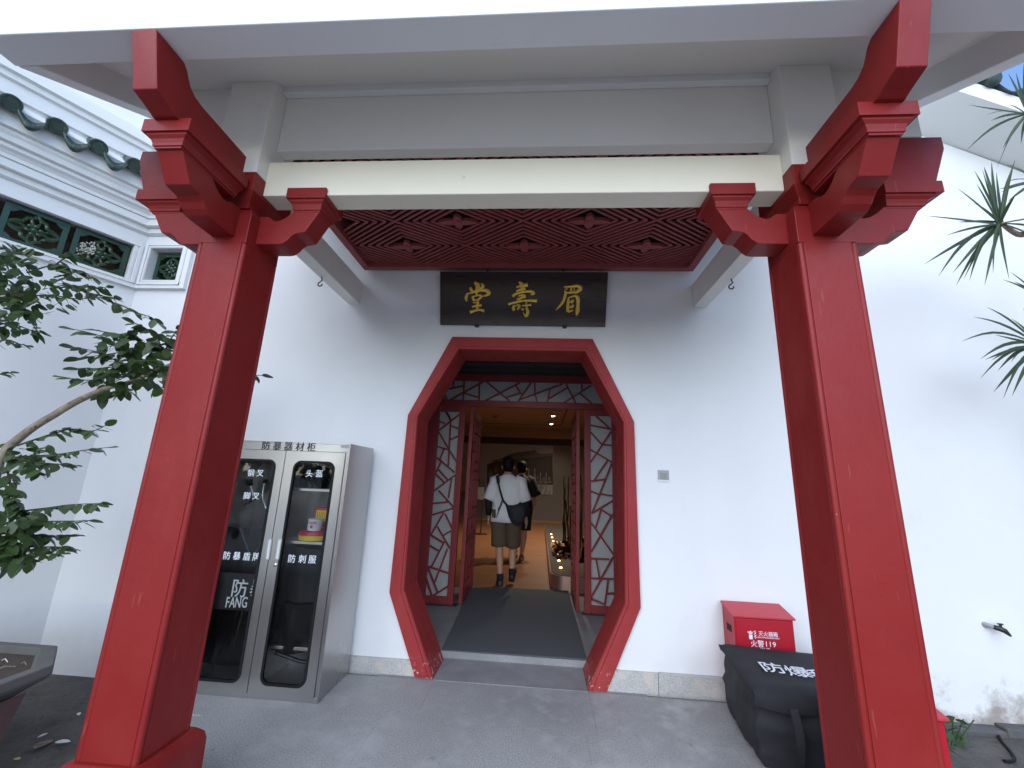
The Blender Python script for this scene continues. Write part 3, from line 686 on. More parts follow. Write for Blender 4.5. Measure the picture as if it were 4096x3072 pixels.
lat([(440,115,430,185),(395,190,530,160),(545,110,535,300),(740,115,410,295),(695,130,695,300),(550,235,690,275),(765,115,1000,310),(1100,130,760,305),(1060,150,1120,240),(1110,230,970,275),(1215,130,1085,315),(1255,130,1255,220),(1255,220,1275,315),(1530,140,1110,295),(1410,180,1380,320),(1580,180,1400,285),(1570,140,1665,330),(1820,155,1555,325),(1725,145,1730,190),(1710,235,1830,335),(355,255,370,295),(1900,150,1960,330),(300,150,340,290)], z5, sxL, sxR, 2.708, 2.985)
def leaf_door(x, sgn, name='door_leaf'):
    y0, y1 = 1.815, 2.66; t = .044
    d = MB().box(x - t/2, x + t/2, y0, y0 + .07, .075, 2.60).box(x - t/2, x + t/2, y1 - .07, y1, .075, 2.60).box(x - t/2 + .001, x + t/2 - .001, y0 + .07, y1 - .07, .075, .20).box(x - t/2 + .001, x + t/2 - .001, y0 + .07, y1 - .07, 2.48, 2.599).box(x - t/2 + .001, x + t/2 - .001, y0 + .07, y1 - .07, .80, .88).build(name, 'red_wood', ds, bevel=.003)
    yy = [y0 + .07 + (y1 - y0 - .14) * k / 5 for k in range(1, 5)]
    for k, yv in enumerate(yy): MB().box(x - .016, x + .016, yv - .010, yv + .010, .20, 2.48).build('lattice_bar', 'red_wood', d)
    r2 = random.Random(3)
    for k in range(17):
        zz = .30 + k * .132; a = r2.choice([y0 + .06] + yy[:2]); b = r2.choice(yy[1:] + [y1 - .06])
        if b - a < .1: b = y1 - .06
        MB().box(x - .017, x + .017, a, b, zz - .010, zz + .010).build('lattice_bar', 'red_wood', d)
    MB().box(x - .004, x + .004, y0 + .06, y1 - .06, .19, .81).build('panel', 'red_wood', d)
    MB().lathe([(.014, 0), (.014, .03), (.006, .034)], (x, y1 + .0, .26), 8, (0, 1, 0)).lathe([(.012, 0), (.012, .05)], (x - sgn * .03, y1 - .03, 2.42), 8, (-sgn, 0, 0)).build('pin', 'chrome', d, smooth=50)
    return d
leaf_door(-.965, 1); leaf_door(.512, -1)
MB().box(-.990, -.942, 1.79, 1.812, .074, 2.619).build('stile', 'red_wood', ds, bevel=.003); MB().box(.489, .536, 1.79, 1.812, .074, 2.619).build('stile', 'red_wood', ds, bevel=.003)
# door mat
m = MB(); pts = [(-.872, .356), (.470, .372), (.468, 2.80), (-.970, 2.73)]
m.prism(pts, (0, 0, .0605), (1, 0, 0), (0, 1, 0), (0, 0, .012)); mt = m.build('door_mat', 'mat_fiber', bevel=.004)
tag(mt, 'dark grey fibre mat lying in the octagonal doorway', 'doormat')

# ================================================================== EXHIBITION ROOM BEHIND
RZ = .06
fl = tag(MB().box(-6, 5, 2.70, 13.4, -.3, RZ - .006).build('room_floor', 'room_floor'), kind='structure')
for i in range(6):
    for j in range(7):
        x0 = -6 + i * 1.8 + (.9 if j % 2 else 0); y0 = 2.71 + j * 1.52
        MB().box(x0 + .003, min(x0 + 1.797, 5), y0 + .003, min(y0 + 1.517, 13.3), RZ - .006, RZ + rnd.uniform(-.0008, .0008)).build('floor_tile', 'room_floor_tile', fl)
tag(MB().box(-6, 5, 1.815, 2.70, -.3, RZ - .008).build('room_entry_floor', 'granite_dark'), kind='structure')
rw = tag(MB().box(-6, 5, 13.3, 13.5, RZ - .01, 3.39).box(-6.2, -6, 1.9, 13.5, RZ, 4).build('room_wall', 'room_wall'), kind='structure')
MB().box(-6, 5, 13.25, 13.4, 3.391, 3.81).build('bulkhead', 'room_beige', rw); MB().box(-6, 5, 13.272, 13.299, 3.13, 3.25).box(-6, 5, 13.26, 13.299, 3.25, 3.39).build('cornice', 'room_dark', rw)
MB().box(-6, 5, 13.28, 13.299, RZ, .148).build('skirting', 'room_beige', rw)
tag(MB().box(5, 5.2, 1.9, 13.5, RZ, 4).box(1.9, 5, 1.82, 1.9, RZ, 4).box(-6, -2.3, 1.82, 1.9, RZ, 4).box(-2.2, 1.8, 1.82, 1.87, 3.21, 4).build('room_side_wall', 'room_beige'), kind='structure')
rc = tag(MB().box(-6, 5, 1.9, 13.3, 3.815, 3.9).build('room_ceiling', 'room_ceiling'), kind='structure')
MB().box(-5, .80, 12.19, 12.23, 3.803, 3.814).box(.77, .81, 4, 12.19, 3.803, 3.814).build('shadow_gap', 'vestibule', rc)
def downlight(x, y, power, label):
    t = empty('downlight', (x, y, 3.80), label, 'lamp', 'warm downlights of the exhibition room')
    MB().lathe([(.085, 0), (.085, -.012), (.06, -.012), (.055, 0)], (x, y, 3.812), 14).build('trim', 'white_plastic', t, smooth=40)
    MB().lathe([(.052, 0), (.052, -.003)], (x, y, 3.803), 12).build('bulb', 'lamp_glow', t)
    ld = bpy.data.lights.new('bulb_light', 'SPOT'); ld.energy = power; ld.color = (1, .84, .62); ld.spot_size = radians(125); ld.spot_blend = .8; ld.shadow_soft_size = .06
    lo = bpy.data.objects.new('bulb_light', ld); C.objects.link(lo); lo.parent = t; lo.location = (0, 0, -.03)
downlight(.418, 9.916, 90, 'lit round downlight beside the nearer dark ceiling vent'); downlight(.411, 11.85, 22, 'lit round downlight at the edge of the ceiling recess, farther in')
for yy, lb in ((7.95, 'unseen downlight added to the row, second from the door'), (5.98, 'unseen downlight added to the row, nearest the door')): downlight(.42, yy, 120, lb)  # hidden lamps added along the row to brighten the room
for (x, y, sx, sy, lb) in ((.495, 9.0, .14, .22, 'dark square ceiling vent nearest the door head'), (.138, 11.05, .13, .42, 'dark square ceiling vent beside the farther downlight')):
    v = tag(MB().box(x - sx, x + sx, y - sy, y + sy, 3.80, 3.813).build('ceiling_vent', 'grey_plastic'), lb, 'vent', 'ceiling vents')
sd = empty('smoke_detector', (-1.59, 10.25, 3.81), 'small round smoke detector on the ceiling left of the lights', 'detector')
MB().lathe([(.15, 0), (.15, -.02), (.10, -.035)], (-1.59, 10.25, 3.813), 16).build('base', 'room_ceiling', sd, smooth=40); MB().lathe([(.06, 0), (.05, -.03)], (-1.59, 10.25, 3.775), 12).build('sensor', 'room_dark', sd)
# printed mural on the far wall: a hall with a tiled roof above pale balustrades
mu = empty('wall_mural', (-1.2, 13.29, 1.2), 'large faded photographic print of a tiled-roof hall on the far wall', 'mural')
I = zoom(1840, 1600, 500 / 2212); YM = 13.285
mL, mT, mR, mB = -3.4, 3.10, .547, 1.15
MB().box(mL, mR, YM, 13.298, mB, mT).build('print', 'print_sky', mu)
def poly(pts, mat, d, name='printed_shape'):
    P = [at(*I(*q), YM - d) for q in pts]; m = MB(); m.sheet([(q.x, q.z) for q in P], [], (0, YM - d, 0), (1, 0, 0), (0, 0, 1)); return m.build(name, mat, mu)
def cl(pts): return pts
poly([(480,1140),(620,1085),(760,1075),(1100,1035),(1640,980),(1645,1500),(480,1500)], 'print_wall', .002)
poly([(540,1068),(700,1040),(800,1000),(870,958),(1000,930),(1180,905),(1300,895),(1320,880),(1345,910),(1400,940),(1480,950),(1645,935),(1645,985),(1400,1005),(1100,1035),(760,1072),(620,1085)], 'print_roof', .003)
mus = MB(); r3 = random.Random(11)
for k in range(95):
    x = r3.uniform(-2.75, .5); z = r3.uniform(1.18, 1.95) - (0 if x < -1.4 else .12); wdt = r3.uniform(.02, .09); hh = r3.uniform(.05, .22)
    mus.add([(x, YM - .005, z), (x + wdt, YM - .005, z), (x + wdt * .8, YM - .005, z + hh), (x + wdt * .2, YM - .005, z + hh * r3.uniform(.7, 1))], [(0, 1, 2, 3)])
for x in (-.46, -.22, .02, .25): mus.box(x, x + .05, YM - .006, YM - .004, 1.25, 2.0 + .15 * (x < -.1))
mus.box(-.55, .5, YM - .0065, YM - .0045, 1.62, 1.66); mus.build('printed_balustrade', 'print_light', mu)
# display plinth with little lights and bronze lotus stems
P_ = zoom(1850, 1750, 500 / 1276)
dp = empty('display_plinth', (1.2, 5, RZ), 'low dark display plinth with rounded copper edge and a row of small lights', 'plinth')
pth = [(.22, 10.2), (.205, 3.10)] + [(.205 + .20 * (1 - cos(t)), 3.10 - .28 * sin(t)) for t in [pi / 2 * k / 6 for k in range(1, 7)]] + [(.62, 2.795), (2.6, 2.75), (2.6, 10.2)]
MB().prism(pth, (0, 0, RZ), (1, 0, 0), (0, 1, 0), (0, 0, .20)).build('rim', 'copper', dp, smooth=40)
MB().prism([(x + (.012 if x < 1 else 0), y + .012) for x, y in pth], (0, 0, RZ + .2005), (1, 0, 0), (0, 1, 0), (0, 0, .006)).build('top', 'plinth_top', dp)
for k, (x, y) in enumerate(((905,993),(915,1026),(925,1063),(938,1103),(952,1149),(968,1204),(984,1266),(1003,1338))):
    c = atz(*P_(x, y), RZ + .21); r = .020
    l = empty('floor_light', c, f'small glowing candle light on the display plinth, {["first","second","third","fourth","fifth","sixth","seventh","eighth"][7 - k]} from the doorway', 'light', 'row of small lights on the plinth')
    MB().lathe([(.032, -.004), (.034, .004), (.026, .008)], c, 12).build('holder', 'bronze', l, smooth=40); MB().lathe([(.024, .0085), (.020, .022), (.004, .030)], c, 10).build('flame', 'candle_glow', l, smooth=50)
r4 = random.Random(5)
lo = empty('bronze_lotus', (.75, 5.6, RZ + .206), 'tall bronze lotus stems and leaves rising from the display plinth', 'sculpture')
for (px, top, yb) in ((1040, 400, 6.0), (1085, 398, 6.0), (1048, 470, 5.6), (1062, 640, 5.4), (1105, 690, 5.0), (1210, 380, 4.6), (1222, 520, 4.2)):
    a = at(*P_(px - 12, 1010), yb); a.z = RZ + .2; b = at(*P_(px, top), yb)
    pa = [a.lerp(b, k / 9) + Vector((r4.uniform(-.012, .012), r4.uniform(-.02, .02), 0)) for k in range(10)]
    MB().tube(pa, [.022 - .001 * k for k in range(10)], 6).build('stem', 'bronze', lo, smooth=50)
for k in range(26):
    x = r4.uniform(.40, 1.3); y = r4.uniform(4.0, 6.4); an = r4.uniform(0, 6.28); rr = r4.uniform(.10, .22); tl = r4.uniform(.2, .9); z = RZ + .22 + r4.uniform(0, .14)
    def f(u, v): 
        a = 2 * pi * u; q = rr * v; return Vector((x + q * cos(a), y + q * sin(a), z + tl * q * cos(a - an) + .05 * v * sin(5 * a) + (.04 if v < .1 else 0)))
    MB().grid(f, 14, 3).build('lotus_leaf', 'bronze', lo, smooth=60)
# information stand
st = empty('information_stand', (-1.70, 8.88, RZ), 'slim metal information stand with a framed panel behind the left door leaf', 'stand')
MB().lathe([(.20, 0), (.20, .012), (.03, .025)], (-1.69, 8.88, RZ), 20).build('base', 'bronze', st, smooth=40); MB().tube([(-1.69, 8.88, RZ + .02), (-1.675, 8.86, 1.06)], .018, 8).build('pole', 'bronze', st, smooth=50)
MB().add([(-1.98, 8.84, 1.02), (-1.63, 8.82, 1.02), (-1.64, 8.95, 1.44), (-1.99, 8.97, 1.44), (-1.98, 8.86, 1.01), (-1.63, 8.84, 1.01), (-1.64, 8.97, 1.43), (-1.99, 8.99, 1.43)], [(0,1,2,3),(4,7,6,5),(0,4,5,1),(1,5,6,2),(2,6,7,3),(3,7,4,0)]).build('panel', 'bronze', st)
MB().add([(-1.96, 8.838, 1.05), (-1.65, 8.818, 1.05), (-1.66, 8.930, 1.41), (-1.97, 8.950, 1.41)], [(0,1,2,3)]).build('print', 'print_light', st)

# ================================================================== STEEL CABINET AND ITS CONTENTS
cz_ = zoom(780, 1740, 760 / 2212); cb_ = zoom(780, 2250, 760 / 2067)
X0, X1, YF, YB, ZT = -2.635, -1.558, -.560, -.074, 1.867
cab = empty('steel_cabinet', ((X0 + X1) / 2, -.3, 0), 'tall stainless steel riot gear cabinet with two glazed doors against the wall', 'cabinet')
MB().box(X0, X0 + .012, YF, YB, .0, ZT).box(X1 - .012, X1, YF, YB, .0, ZT).box(X0 + .012, X1 - .012, YF, YB, ZT - .012, ZT - .001).box(X0 + .012, X1 - .012, YF + .002, YB, .02, .032).box(X0 + .012, X1 - .012, YB - .012, YB - .001, .0, ZT - .012).build('carcass', 'steel', cab, bevel=.002)
MB().box(X0 + .012, X1 - .012, YF + .001, YF + .014, 1.794, ZT - .012).box(X0 + .012, X1 - .012, YF + .001, YF + .014, .001, .034).box(X0 + .012, X0 + .030, YF + .001, YF + .014, .034, 1.794).box(X1 - .030, X1 - .012, YF + .001, YF + .014, .034, 1.794).build('front_frame', 'steel', cab, bevel=.0015)
def cab_door(x0, x1, wx0, wx1, name):
    o = [(x0, .036), (x1, .036), (x1, 1.791), (x0, 1.791)]; hw = rrect(wx0, wx1, .098, 1.712, .062)
    m = MB(); b = MB()
    for yy in (YF - .010, YF + .006): m.sheet(o, [hw], (0, yy, 0), (1, 0, 0), (0, 0, 1))
    for P in (o, hw):
        for i in range(len(P)): a, c = P[i], P[(i + 1) % len(P)]; m.add([(a[0], YF - .010, a[1]), (c[0], YF - .010, c[1]), (c[0], YF + .006, c[1]), (a[0], YF + .006, a[1])], [(0, 1, 2, 3)])
    d = m.build(name, 'steel', cab)
    pr = [Vector((a, YF - .011, z)) for a, z in hw]; g = MB(); n = len(pr); cen = Vector(((wx0 + wx1) / 2, 0, .905))
    inner = rrect(wx0 + .014, wx1 - .014, .112, 1.698, .050)
    b0 = [Vector((a, YF - .017, z)) for a, z in inner]; outp = [Vector((a, YF - .015, z)) for a, z in rrect(wx0 - .004, wx1 + .004, .094, 1.716, .065)]; b2 = [Vector((a, YF + .004, z)) for a, z in inner]; o2 = [Vector((a, YF - .0095, z)) for a, z in rrect(wx0 - .004, wx1 + .004, .094, 1.716, .065)]
    for A_, B_ in ((o2, outp), (outp, b0), (b0, b2)):
        bb = len(g.v); g.v += A_ + B_
        for i in range(n): j = (i + 1) % n; g.f.append((bb+i, bb+j, bb+n+j, bb+n+i))
    g.build('gasket', 'rubber', d)
    g = MB().sheet(rrect(wx0 + .008, wx1 - .008, .106, 1.704, .055), [], (0, YF - .004, 0), (1, 0, 0), (0, 0, 1)).build('pane', 'glass', d)
    return d
dR = cab_door(-2.092, -1.590, -2.008, -1.664, 'door'); dL = cab_door(-2.602, -2.098, -2.530, -2.166, 'door')
def glyphs(body, pts, zf, size, mat, par, Yp, bold=.007):
    for ch, (x, y) in zip(body, pts): letters(ch, size, mat, par, at(*zf(x, y), Yp), bold=bold)
GY = YF - .0052
glyphs('钢叉', ((650,440),(760,445)), cz_, .062, 'white_text', dL, GY); glyphs('脚叉', ((604,706),(710,712)), cz_, .062, 'white_text', dL, GY)
glyphs('防暴盾牌', ((373,1402),(487,1408),(603,1414),(714,1416)), cz_, .064, 'white_text', dL, GY)
glyphs('头盔', ((1330,447),(1447,447)), cz_, .062, 'white_text', dR, GY); glyphs('防刺服', ((1128,1438),(1248,1443),(1366,1449)), cz_, .064, 'white_text', dR, GY)
glyphs('防暴器材柜', ((828,122),(958,129),(1088,131),(1222,136),(1355,139)), cz_, .076, 'black_text', cab, YF - .0008, .012)
for px, d in ((862, dL), (975, dR)):
    a = at(*cz_(px, 1330), YF - .011); MB().box(a.x - .019, a.x + .019, YF - .016, YF - .0105, a.z - .078, a.z + .078).build('handle', 'steel_plain', d, bevel=.003)
    MB().box(a.x - .008, a.x + .010, YF - .0185, YF - .0165, a.z - .070, a.z + .070).build('handle_grip', 'white_plastic', d)
a = at(*cz_(935, 1513), YF - .012); MB().lathe([(.013, 0), (.013, .005), (.009, .007)], a, 14, (0, -1, 0)).build('lock', 'chrome', dR, smooth=40)
MB().box(-1.64, -1.566, YF - .0006, YF + .0008, 1.830, 1.857).build('sticker', 'grey_plastic', cab)
for zz, nm in ((1.485, 0), (1.075, 0), (.32, 0)): MB().box(-2.085, X1 - .014, YF + .06, YB - .014, zz - .012, zz + .010).build('shelf', 'steel_plain', cab, bevel=.002)
MB().box(-2.099, -2.087, YF + .05, YB - .014, .035, ZT - .02).build('divider', 'steel', cab)
# helmets, manuals, tape, lamp, vests
def helmet(x, y, z, lb):
    t = empty('riot_helmet', (x, y, z), lb, 'helmet', 'riot helmets on the top shelf')
    MB().lathe([(.115, 0), (.128, .05), (.122, .11), (.085, .165), (.03, .185), (.0, .187)], (x, y, z), 20).build('shell', 'black_plastic', t, smooth=60)
    MB().grid(lambda u, v: (x + .135 * sin(-1.1 + 2.2 * u), y - .135 * cos(-1.1 + 2.2 * u) - .01, z + .0 + .10 * v), 10, 2).build('visor', 'shield_glass', t, smooth=60)
helmet(-1.90, -.36, 1.497, 'black riot helmet on the cabinet top shelf, left of the pair'); helmet(-1.70, -.30, 1.497, 'black riot helmet on the cabinet top shelf, right of the pair')
def carton(x0, x1, y0, y1, z0, z1, lb):
    t = empty('red_carton', ((x0+x1)/2, (y0+y1)/2, z0), lb, 'box', 'red cartons in the cabinet')
    MB().box(x0, x1, y0, y1, z0, z1).build('case', 'pink_red', t, bevel=.003); MB().box(x0 + .012, x1 - .03, y0 - .0012, y0 + .001, z0 + .018, z1 - .022).build('label_sheet', 'yellow', t)
    for k in range(9): MB().box(x0 + .022 + k * .016, x0 + .026 + k * .016, y0 - .0022, y0 - .0008, z0 + .028, z1 - .032).build('print_line', 'rust', t)
carton(-1.89, -1.66, -.34, -.22, 1.086, 1.205, 'lower red carton with yellow label on the cabinet middle shelf'); carton(-1.90, -1.67, -.335, -.215, 1.206, 1.335, 'upper red carton with yellow label in the cabinet')
tr_ = empty('tape_roll', (-1.83, -.44, 1.170), 'white roll of tape with red print standing on the round lamp', 'tape'); MB().lathe([(.048, 0), (.054, .004), (.060, .09), (.054, .094), (.03, .09)], (-1.83, -.44, 1.162), 20, (.06, 0, 1)).build('roll', 'white_plastic', tr_, smooth=40)
MB().lathe([(.0555, .03), (.0585, .07)], (-1.83, -.4405, 1.162), 20, (.06, 0, 1)).build('wrapper', 'paper', tr_, smooth=40); letters('NDFL', .028, 'pink_red', tr_, (-1.815, -.503, 1.228)); letters('※', .045, 'pink_red', tr_, (-1.825, -.503, 1.198))
rl = empty('round_lamp', (-1.835, -.43, 1.086), 'round yellow and red lamp on the cabinet middle shelf', 'lamp')
MB().lathe([(.10, 0), (.125, .006), (.125, .042)], (-1.835, -.40, 1.086), 28).build('base', 'yellow', rl, smooth=40); MB().lathe([(.125, .0425), (.120, .070), (.09, .076)], (-1.835, -.40, 1.086), 28).build('lens', 'pink_red', rl, smooth=40)
pp = MB().add([(-1.72, -.49, 1.087), (-1.60, -.50, 1.088), (-1.60, -.36, 1.15), (-1.70, -.37, 1.10)], [(0, 1, 2, 3)]).add([(-1.69, -.495, 1.089), (-1.59, -.47, 1.105), (-1.59, -.40, 1.185), (-1.66, -.41, 1.12)], [(0, 1, 2, 3)]).build('paper_sheet', 'paper'); tag(pp, 'crumpled white paper beside the round lamp in the cabinet', 'paper')
def vest(x0, x1, y0, z0, z1, seed, name, lb, cat, mat='black_cloth', par=None):
    def f(u, v):
        x = x0 + (x1 - x0) * u; z = z0 + (z1 - z0) * v; q = Vector((u * 2.2 + seed, v * 1.4 + u, seed)); fold = .012 * sin(9 * u + 5 * noise.noise(q) + 3 * v) * (1 - .5 * v)
        return (x + .015 * noise.noise(q), y0 + .03 * noise.noise(q * 1.2) + fold - .04 * sin(pi * u), z + .015 * noise.noise(q * .7) - .03 * sin(pi * u) * (1 - v))
    o = MB().grid(f, 24, 28).build(name, mat, smooth=180); o.modifiers.new('solid', 'SOLIDIFY').thickness = .05
    return tag(o, lb, cat)
vest(-2.06, -1.60, -.40, .36, 1.02, 3.1, 'stab_vest', 'folded black stab vest hanging below the shelf behind glass', 'vest')
vest(-2.02, -1.70, -.46, .30, .62, 8.4, 'plastic_sheet', 'grey crumpled plastic bag below the black vest in the cabinet', 'bag', 'rubber')
bt = MB().tube([(-1.99, -.46, .27), (-1.80, -.45, .22), (-1.62, -.44, .20)], .014, 8).build('baton', 'black_plastic', smooth=50); tag(bt, 'black baton lying low in the right half of the cabinet', 'baton')
# forks in the left half
def fork(pole, U, lb):
    t = empty('restraint_fork', pole[0], lb, 'fork', 'steel restraint forks in the cabinet')
    MB().tube(pole, .012, 8).build('pole', 'chrome', t, smooth=50); MB().tube(catmull(U, 4), .010, 8).build('prong', 'chrome', t, smooth=50)
    for e in (U[0], U[-1]): MB().tube([Vector(e) - Vector((0, 0, .012)), Vector(e) + Vector((0, 0, .022))], .017, 8).build('grip', 'rubber', t, smooth=50)
def A3(x, y, Yv): return tuple(at(*cz_(x, y), Yv))
fork([A3(640, 1640, -.30), A3(800, 1130, -.30), A3(850, 890, -.28)], [A3(812, 545, -.30), A3(795, 640, -.30), A3(790, 730, -.30), A3(815, 820, -.29), A3(860, 890, -.28), A3(930, 860, -.25), A3(975, 760, -.23), A3(985, 600, -.22)], 'steel restraint fork with curved prongs leaning on the cabinet divider')
fork([(-2.48, -.25, .2), (-2.44, -.2, .8), A3(440, 840, -.20)], [A3(650, 545, -.22), A3(630, 650, -.22), A3(560, 740, -.22), A3(440, 840, -.22), (-2.56, -.22, 1.36), (-2.60, -.22, 1.50)], 'steel restraint fork half hidden behind the left red column')
po = MB().tube([at(*cb_(200, 1150), -.24), at(*cb_(470, 530), -.24), at(*cb_(700, -40), -.24)], .010, 8).build('steel_rod', 'chrome', smooth=50); tag(po, 'thin steel rod leaning across the left half of the cabinet', 'rod')
shd = empty('riot_shield', (-2.40, -.47, .5), 'dark riot shield with white lettering behind the left cabinet door', 'shield')
sa = at(*cb_(215, 160), -.49); sb = at(*cb_(900, 520), -.49)
MB().box(-2.60, -2.105, -.492, -.486, sb.z - .02, sa.z + .04).build('label_band', 'black_plastic', shd, bevel=.002)
MB().grid(lambda u, v: (-2.60 + .49 * u, -.44 - .035 * sin(pi * u), .16 + 1.0 * v), 10, 4).build('plate', 'shield_glass', shd, smooth=80)
for ch, x in (('防', 488), ('暴', 690)): letters(ch, .140, 'white_text', shd, at(*cb_(x, 278), -.4935), bold=.006)
for ch, x in zip('FANG BAO', (356, 408, 470, 540, 0, 640, 705, 770)):
    if ch != ' ': letters(ch, .108, 'white_text', shd, at(*cb_(x, 432), -.4935), (.62, 0, 0), bold=.012)

# ================================================================== FIRE BOXES, BAG, SWITCH, TAP
F_ = zoom(2800, 2350, 600 / 1379)
def fire_box(x0, x1, y0, y1, h, lb, writing=False):
    t = empty('fire_extinguisher_box', ((x0+x1)/2, (y0+y1)/2, 0), lb, 'fire box')
    MB().prism([(y0, .02), (y1, .02), (y1, h), (y0, h - .045)], (x0, 0, 0), (0, 1, 0), (0, 0, 1), (x1 - x0, 0, 0)).build('case', 'box_red', t, bevel=.003)
    MB().add([(x0 - .012, y0 - .02, h - .048), (x1 + .012, y0 - .02, h - .048), (x1 + .012, y1, h + .004), (x0 - .012, y1, h + .004), (x0 - .012, y0 - .02, h - .034), (x1 + .012, y0 - .02, h - .034), (x1 + .012, y1, h + .018), (x0 - .012, y1, h + .018)], [(0,3,2,1),(4,5,6,7),(0,1,5,4),(1,2,6,5),(2,3,7,6),(3,0,4,7)]).build('lid', 'box_red_lid', t, bevel=.003)
    MB().box(x0 + .014, x1 - .014, y0 - .005, y0 + .001, .05, h - .06).build('door', 'box_red', t, bevel=.002)
    MB().box(x0 - .003, x0 + .002, y0 + .05, y0 + .13, h - .175, h - .125).build('hand_slot', 'rubber', t, bevel=.001)
    for a in (x0 + .03, x1 - .05): MB().box(a, a + .02, y0 + .03, y1 - .03, 0, .019).build('foot', 'rubber', t)
    if writing:
        yy = y0 - .0058
        for ch, (x, y) in zip('灭火器箱', ((559,425),(604,428),(650,431),(693,433))): letters(ch, .036, 'white_text', t, at(*F_(x, y), yy), bold=.004)
        letters('FIRE EXTINGUISHER BOX', .0145, 'white_text', t, at(*F_(630, 464), yy), bold=0)
        for ch, (x, y) in zip('火警119', ((497,515),(559,517),(610,520),(646,523),(683,526))): letters(ch, .050, 'white_text', t, at(*F_(x, y), yy), bold=.004)
        letters('CALL FIRE', .016, 'white_text', t, at(*F_(600, 562), yy))
        c = at(*F_(466, 440), yy); m = MB().box(c.x - .013, c.x + .013, yy - .001, yy, c.z - .026, c.z + .004).box(c.x - .013, c.x + .013, yy - .001, yy, c.z + .008, c.z + .016).box(c.x - .022, c.x + .016, yy - .001, yy, c.z + .019, c.z + .025).box(c.x - .005, c.x + .005, yy - .001, yy, c.z + .025, c.z + .031)
        e = at(*F_(507, 435), yy)
        for k in range(3): m.bar(e + Vector((-.010, 0, .020 - .018 * k)), e + Vector((.006, 0, .028 - .018 * k)), .004, .001); m.bar(e + Vector((-.004, 0, .012 - .018 * k)), e + Vector((.010, 0, .018 - .018 * k)), .004, .001)
        m.build('extinguisher_symbol', 'white_text', t)
    return t
fire_box(1.540, 1.985, -.225, -.026, .705, 'red fire extinguisher box with white writing standing against the wall', True)
fire_box(1.64, 2.030, -1.38, -1.18, .60, 'red fire box mostly hidden behind the right red column')
# black bag with flap lid
bag = empty('black_storage_bag', (1.8, -.6, 0), 'bulky black fabric blast-blanket bag in front of the red fire box', 'bag')
ang = radians(-6); bu = Vector((cos(ang), sin(ang), 0)); bv = Vector((-sin(ang), cos(ang), 0)); bo = Vector((1.40, -.84, 0))
def bagp(a, b, z): return bo + bu * a + bv * b + Vector((0, 0, z))
BWd, BDp, BH = .86, .58, .415
def fb(u, v):
    per = u * 4; k = int(per) % 4; t = per - int(per); cs = [(0, 0), (BWd, 0), (BWd, BDp), (0, BDp)]; a, b = cs[k], cs[(k + 1) % 4]
    x, y = a[0] + (b[0]-a[0])*t, a[1] + (b[1]-a[1])*t; bul = .055 * sin(pi * min(1, v * 1.05)) * (.6 + .4 * sin(pi * t)); cx, cy = x - BWd/2, y - BDp/2
    q = Vector((x * 5, y * 5, v * 3)); nn = noise.noise(q) * .022 + noise.noise(q * 2.7) * .012 + .006 * sin(16 * v + 5 * nn_(x, y)); s = 1 + (bul + nn) / .4
    return bagp(BWd/2 + cx * s, BDp/2 + cy * s, v * BH + .02 * noise.noise(q * .8) * v)
def nn_(x, y): return noise.noise(Vector((x * 3, y * 3, 1)))
MB().grid(fb, 64, 18).build('body', 'black_cloth', bag, smooth=180)
def fl_(u, v): 
    q = Vector((u * 4, v * 4, 9)); e = min(u, 1 - u, v, 1 - v)
    return bagp(-.05 + (BWd + .10) * u, -.05 + (BDp + .09) * v, BH + .030 + .028 * v + .008 * noise.noise(q) - .03 * max(0, .06 - e) / .06 + (.05 * max(0, .3 - u) * max(0, v - .4)))
lidg = MB().grid(fl_, 30, 24).build('lid', 'black_cloth', bag, smooth=180, fix=False); sm = lidg.modifiers.new('solid', 'SOLIDIFY'); sm.thickness = .034; sm.offset = -1
MB().grid(lambda u, v: bagp(-.045 + (BWd + .09) * u, -.052 - .012 * sin(9 * u) * v - .03 * v * (1 - v), BH + .012 - (.085 + .02 * sin(7 * u)) * v), 30, 5).build('lid_flap', 'black_cloth', bag, smooth=180)
for a in (.14, .62): MB().grid(lambda u, v: bagp(a + .045 * u, -.075 - .05 * sin(pi * v), .36 - .30 * v), 2, 10).build('strap', 'black_cloth', bag, smooth=180)
lv = Vector((0, .0, 0)) + bv * 1.0 + Vector((0, 0, .045))
for ch, (x, y) in zip('防爆毯', ((665,735),(898,772),(1120,805))):
    c = atz(*F_(x, y), BH + .052); letters(ch, .155, 'white_text', bag, c + Vector((0, 0, .0)), bu, lv.normalized(), bold=.004)
# wall switch
sw = empty('light_switch', (1.116, -.002, 1.718), 'small grey light switch on the white wall right of the doorway', 'switch')
MB().box(1.067, 1.165, -.010, .001, 1.668, 1.770).build('plate', 'grey_plastic', sw, bevel=.003); MB().box(1.087, 1.146, -.015, -.009, 1.690, 1.748).build('rocker', 'switch_face', sw, bevel=.002); MB().box(1.067, 1.165, -.0115, -.0095, 1.668, 1.684).build('lower_strip', 'white_plastic', sw)
# garden tap
tp = empty('wall_tap', (3.576, 0, .655), 'broken black garden tap sticking out of the wall at far right', 'tap')
MB().tube([(3.576, .01, .655), (3.582, -.03, .654), (3.60, -.05, .65)], [.020, .019, .016], 10).build('pipe', 'grey_plastic', tp, smooth=50)
MB().tube([(3.598, -.045, .65), (3.62, -.07, .648), (3.645, -.085, .635), (3.668, -.095, .605)], [.017, .021, .019, .008], 10).tube([(3.628, -.072, .65), (3.63, -.073, .680)], .009, 8).build('spout', 'black_plastic', tp, smooth=50)
MB().box(3.612, 3.648, -.082, -.064, .676, .686).build('handle', 'black_plastic', tp, bevel=.003)

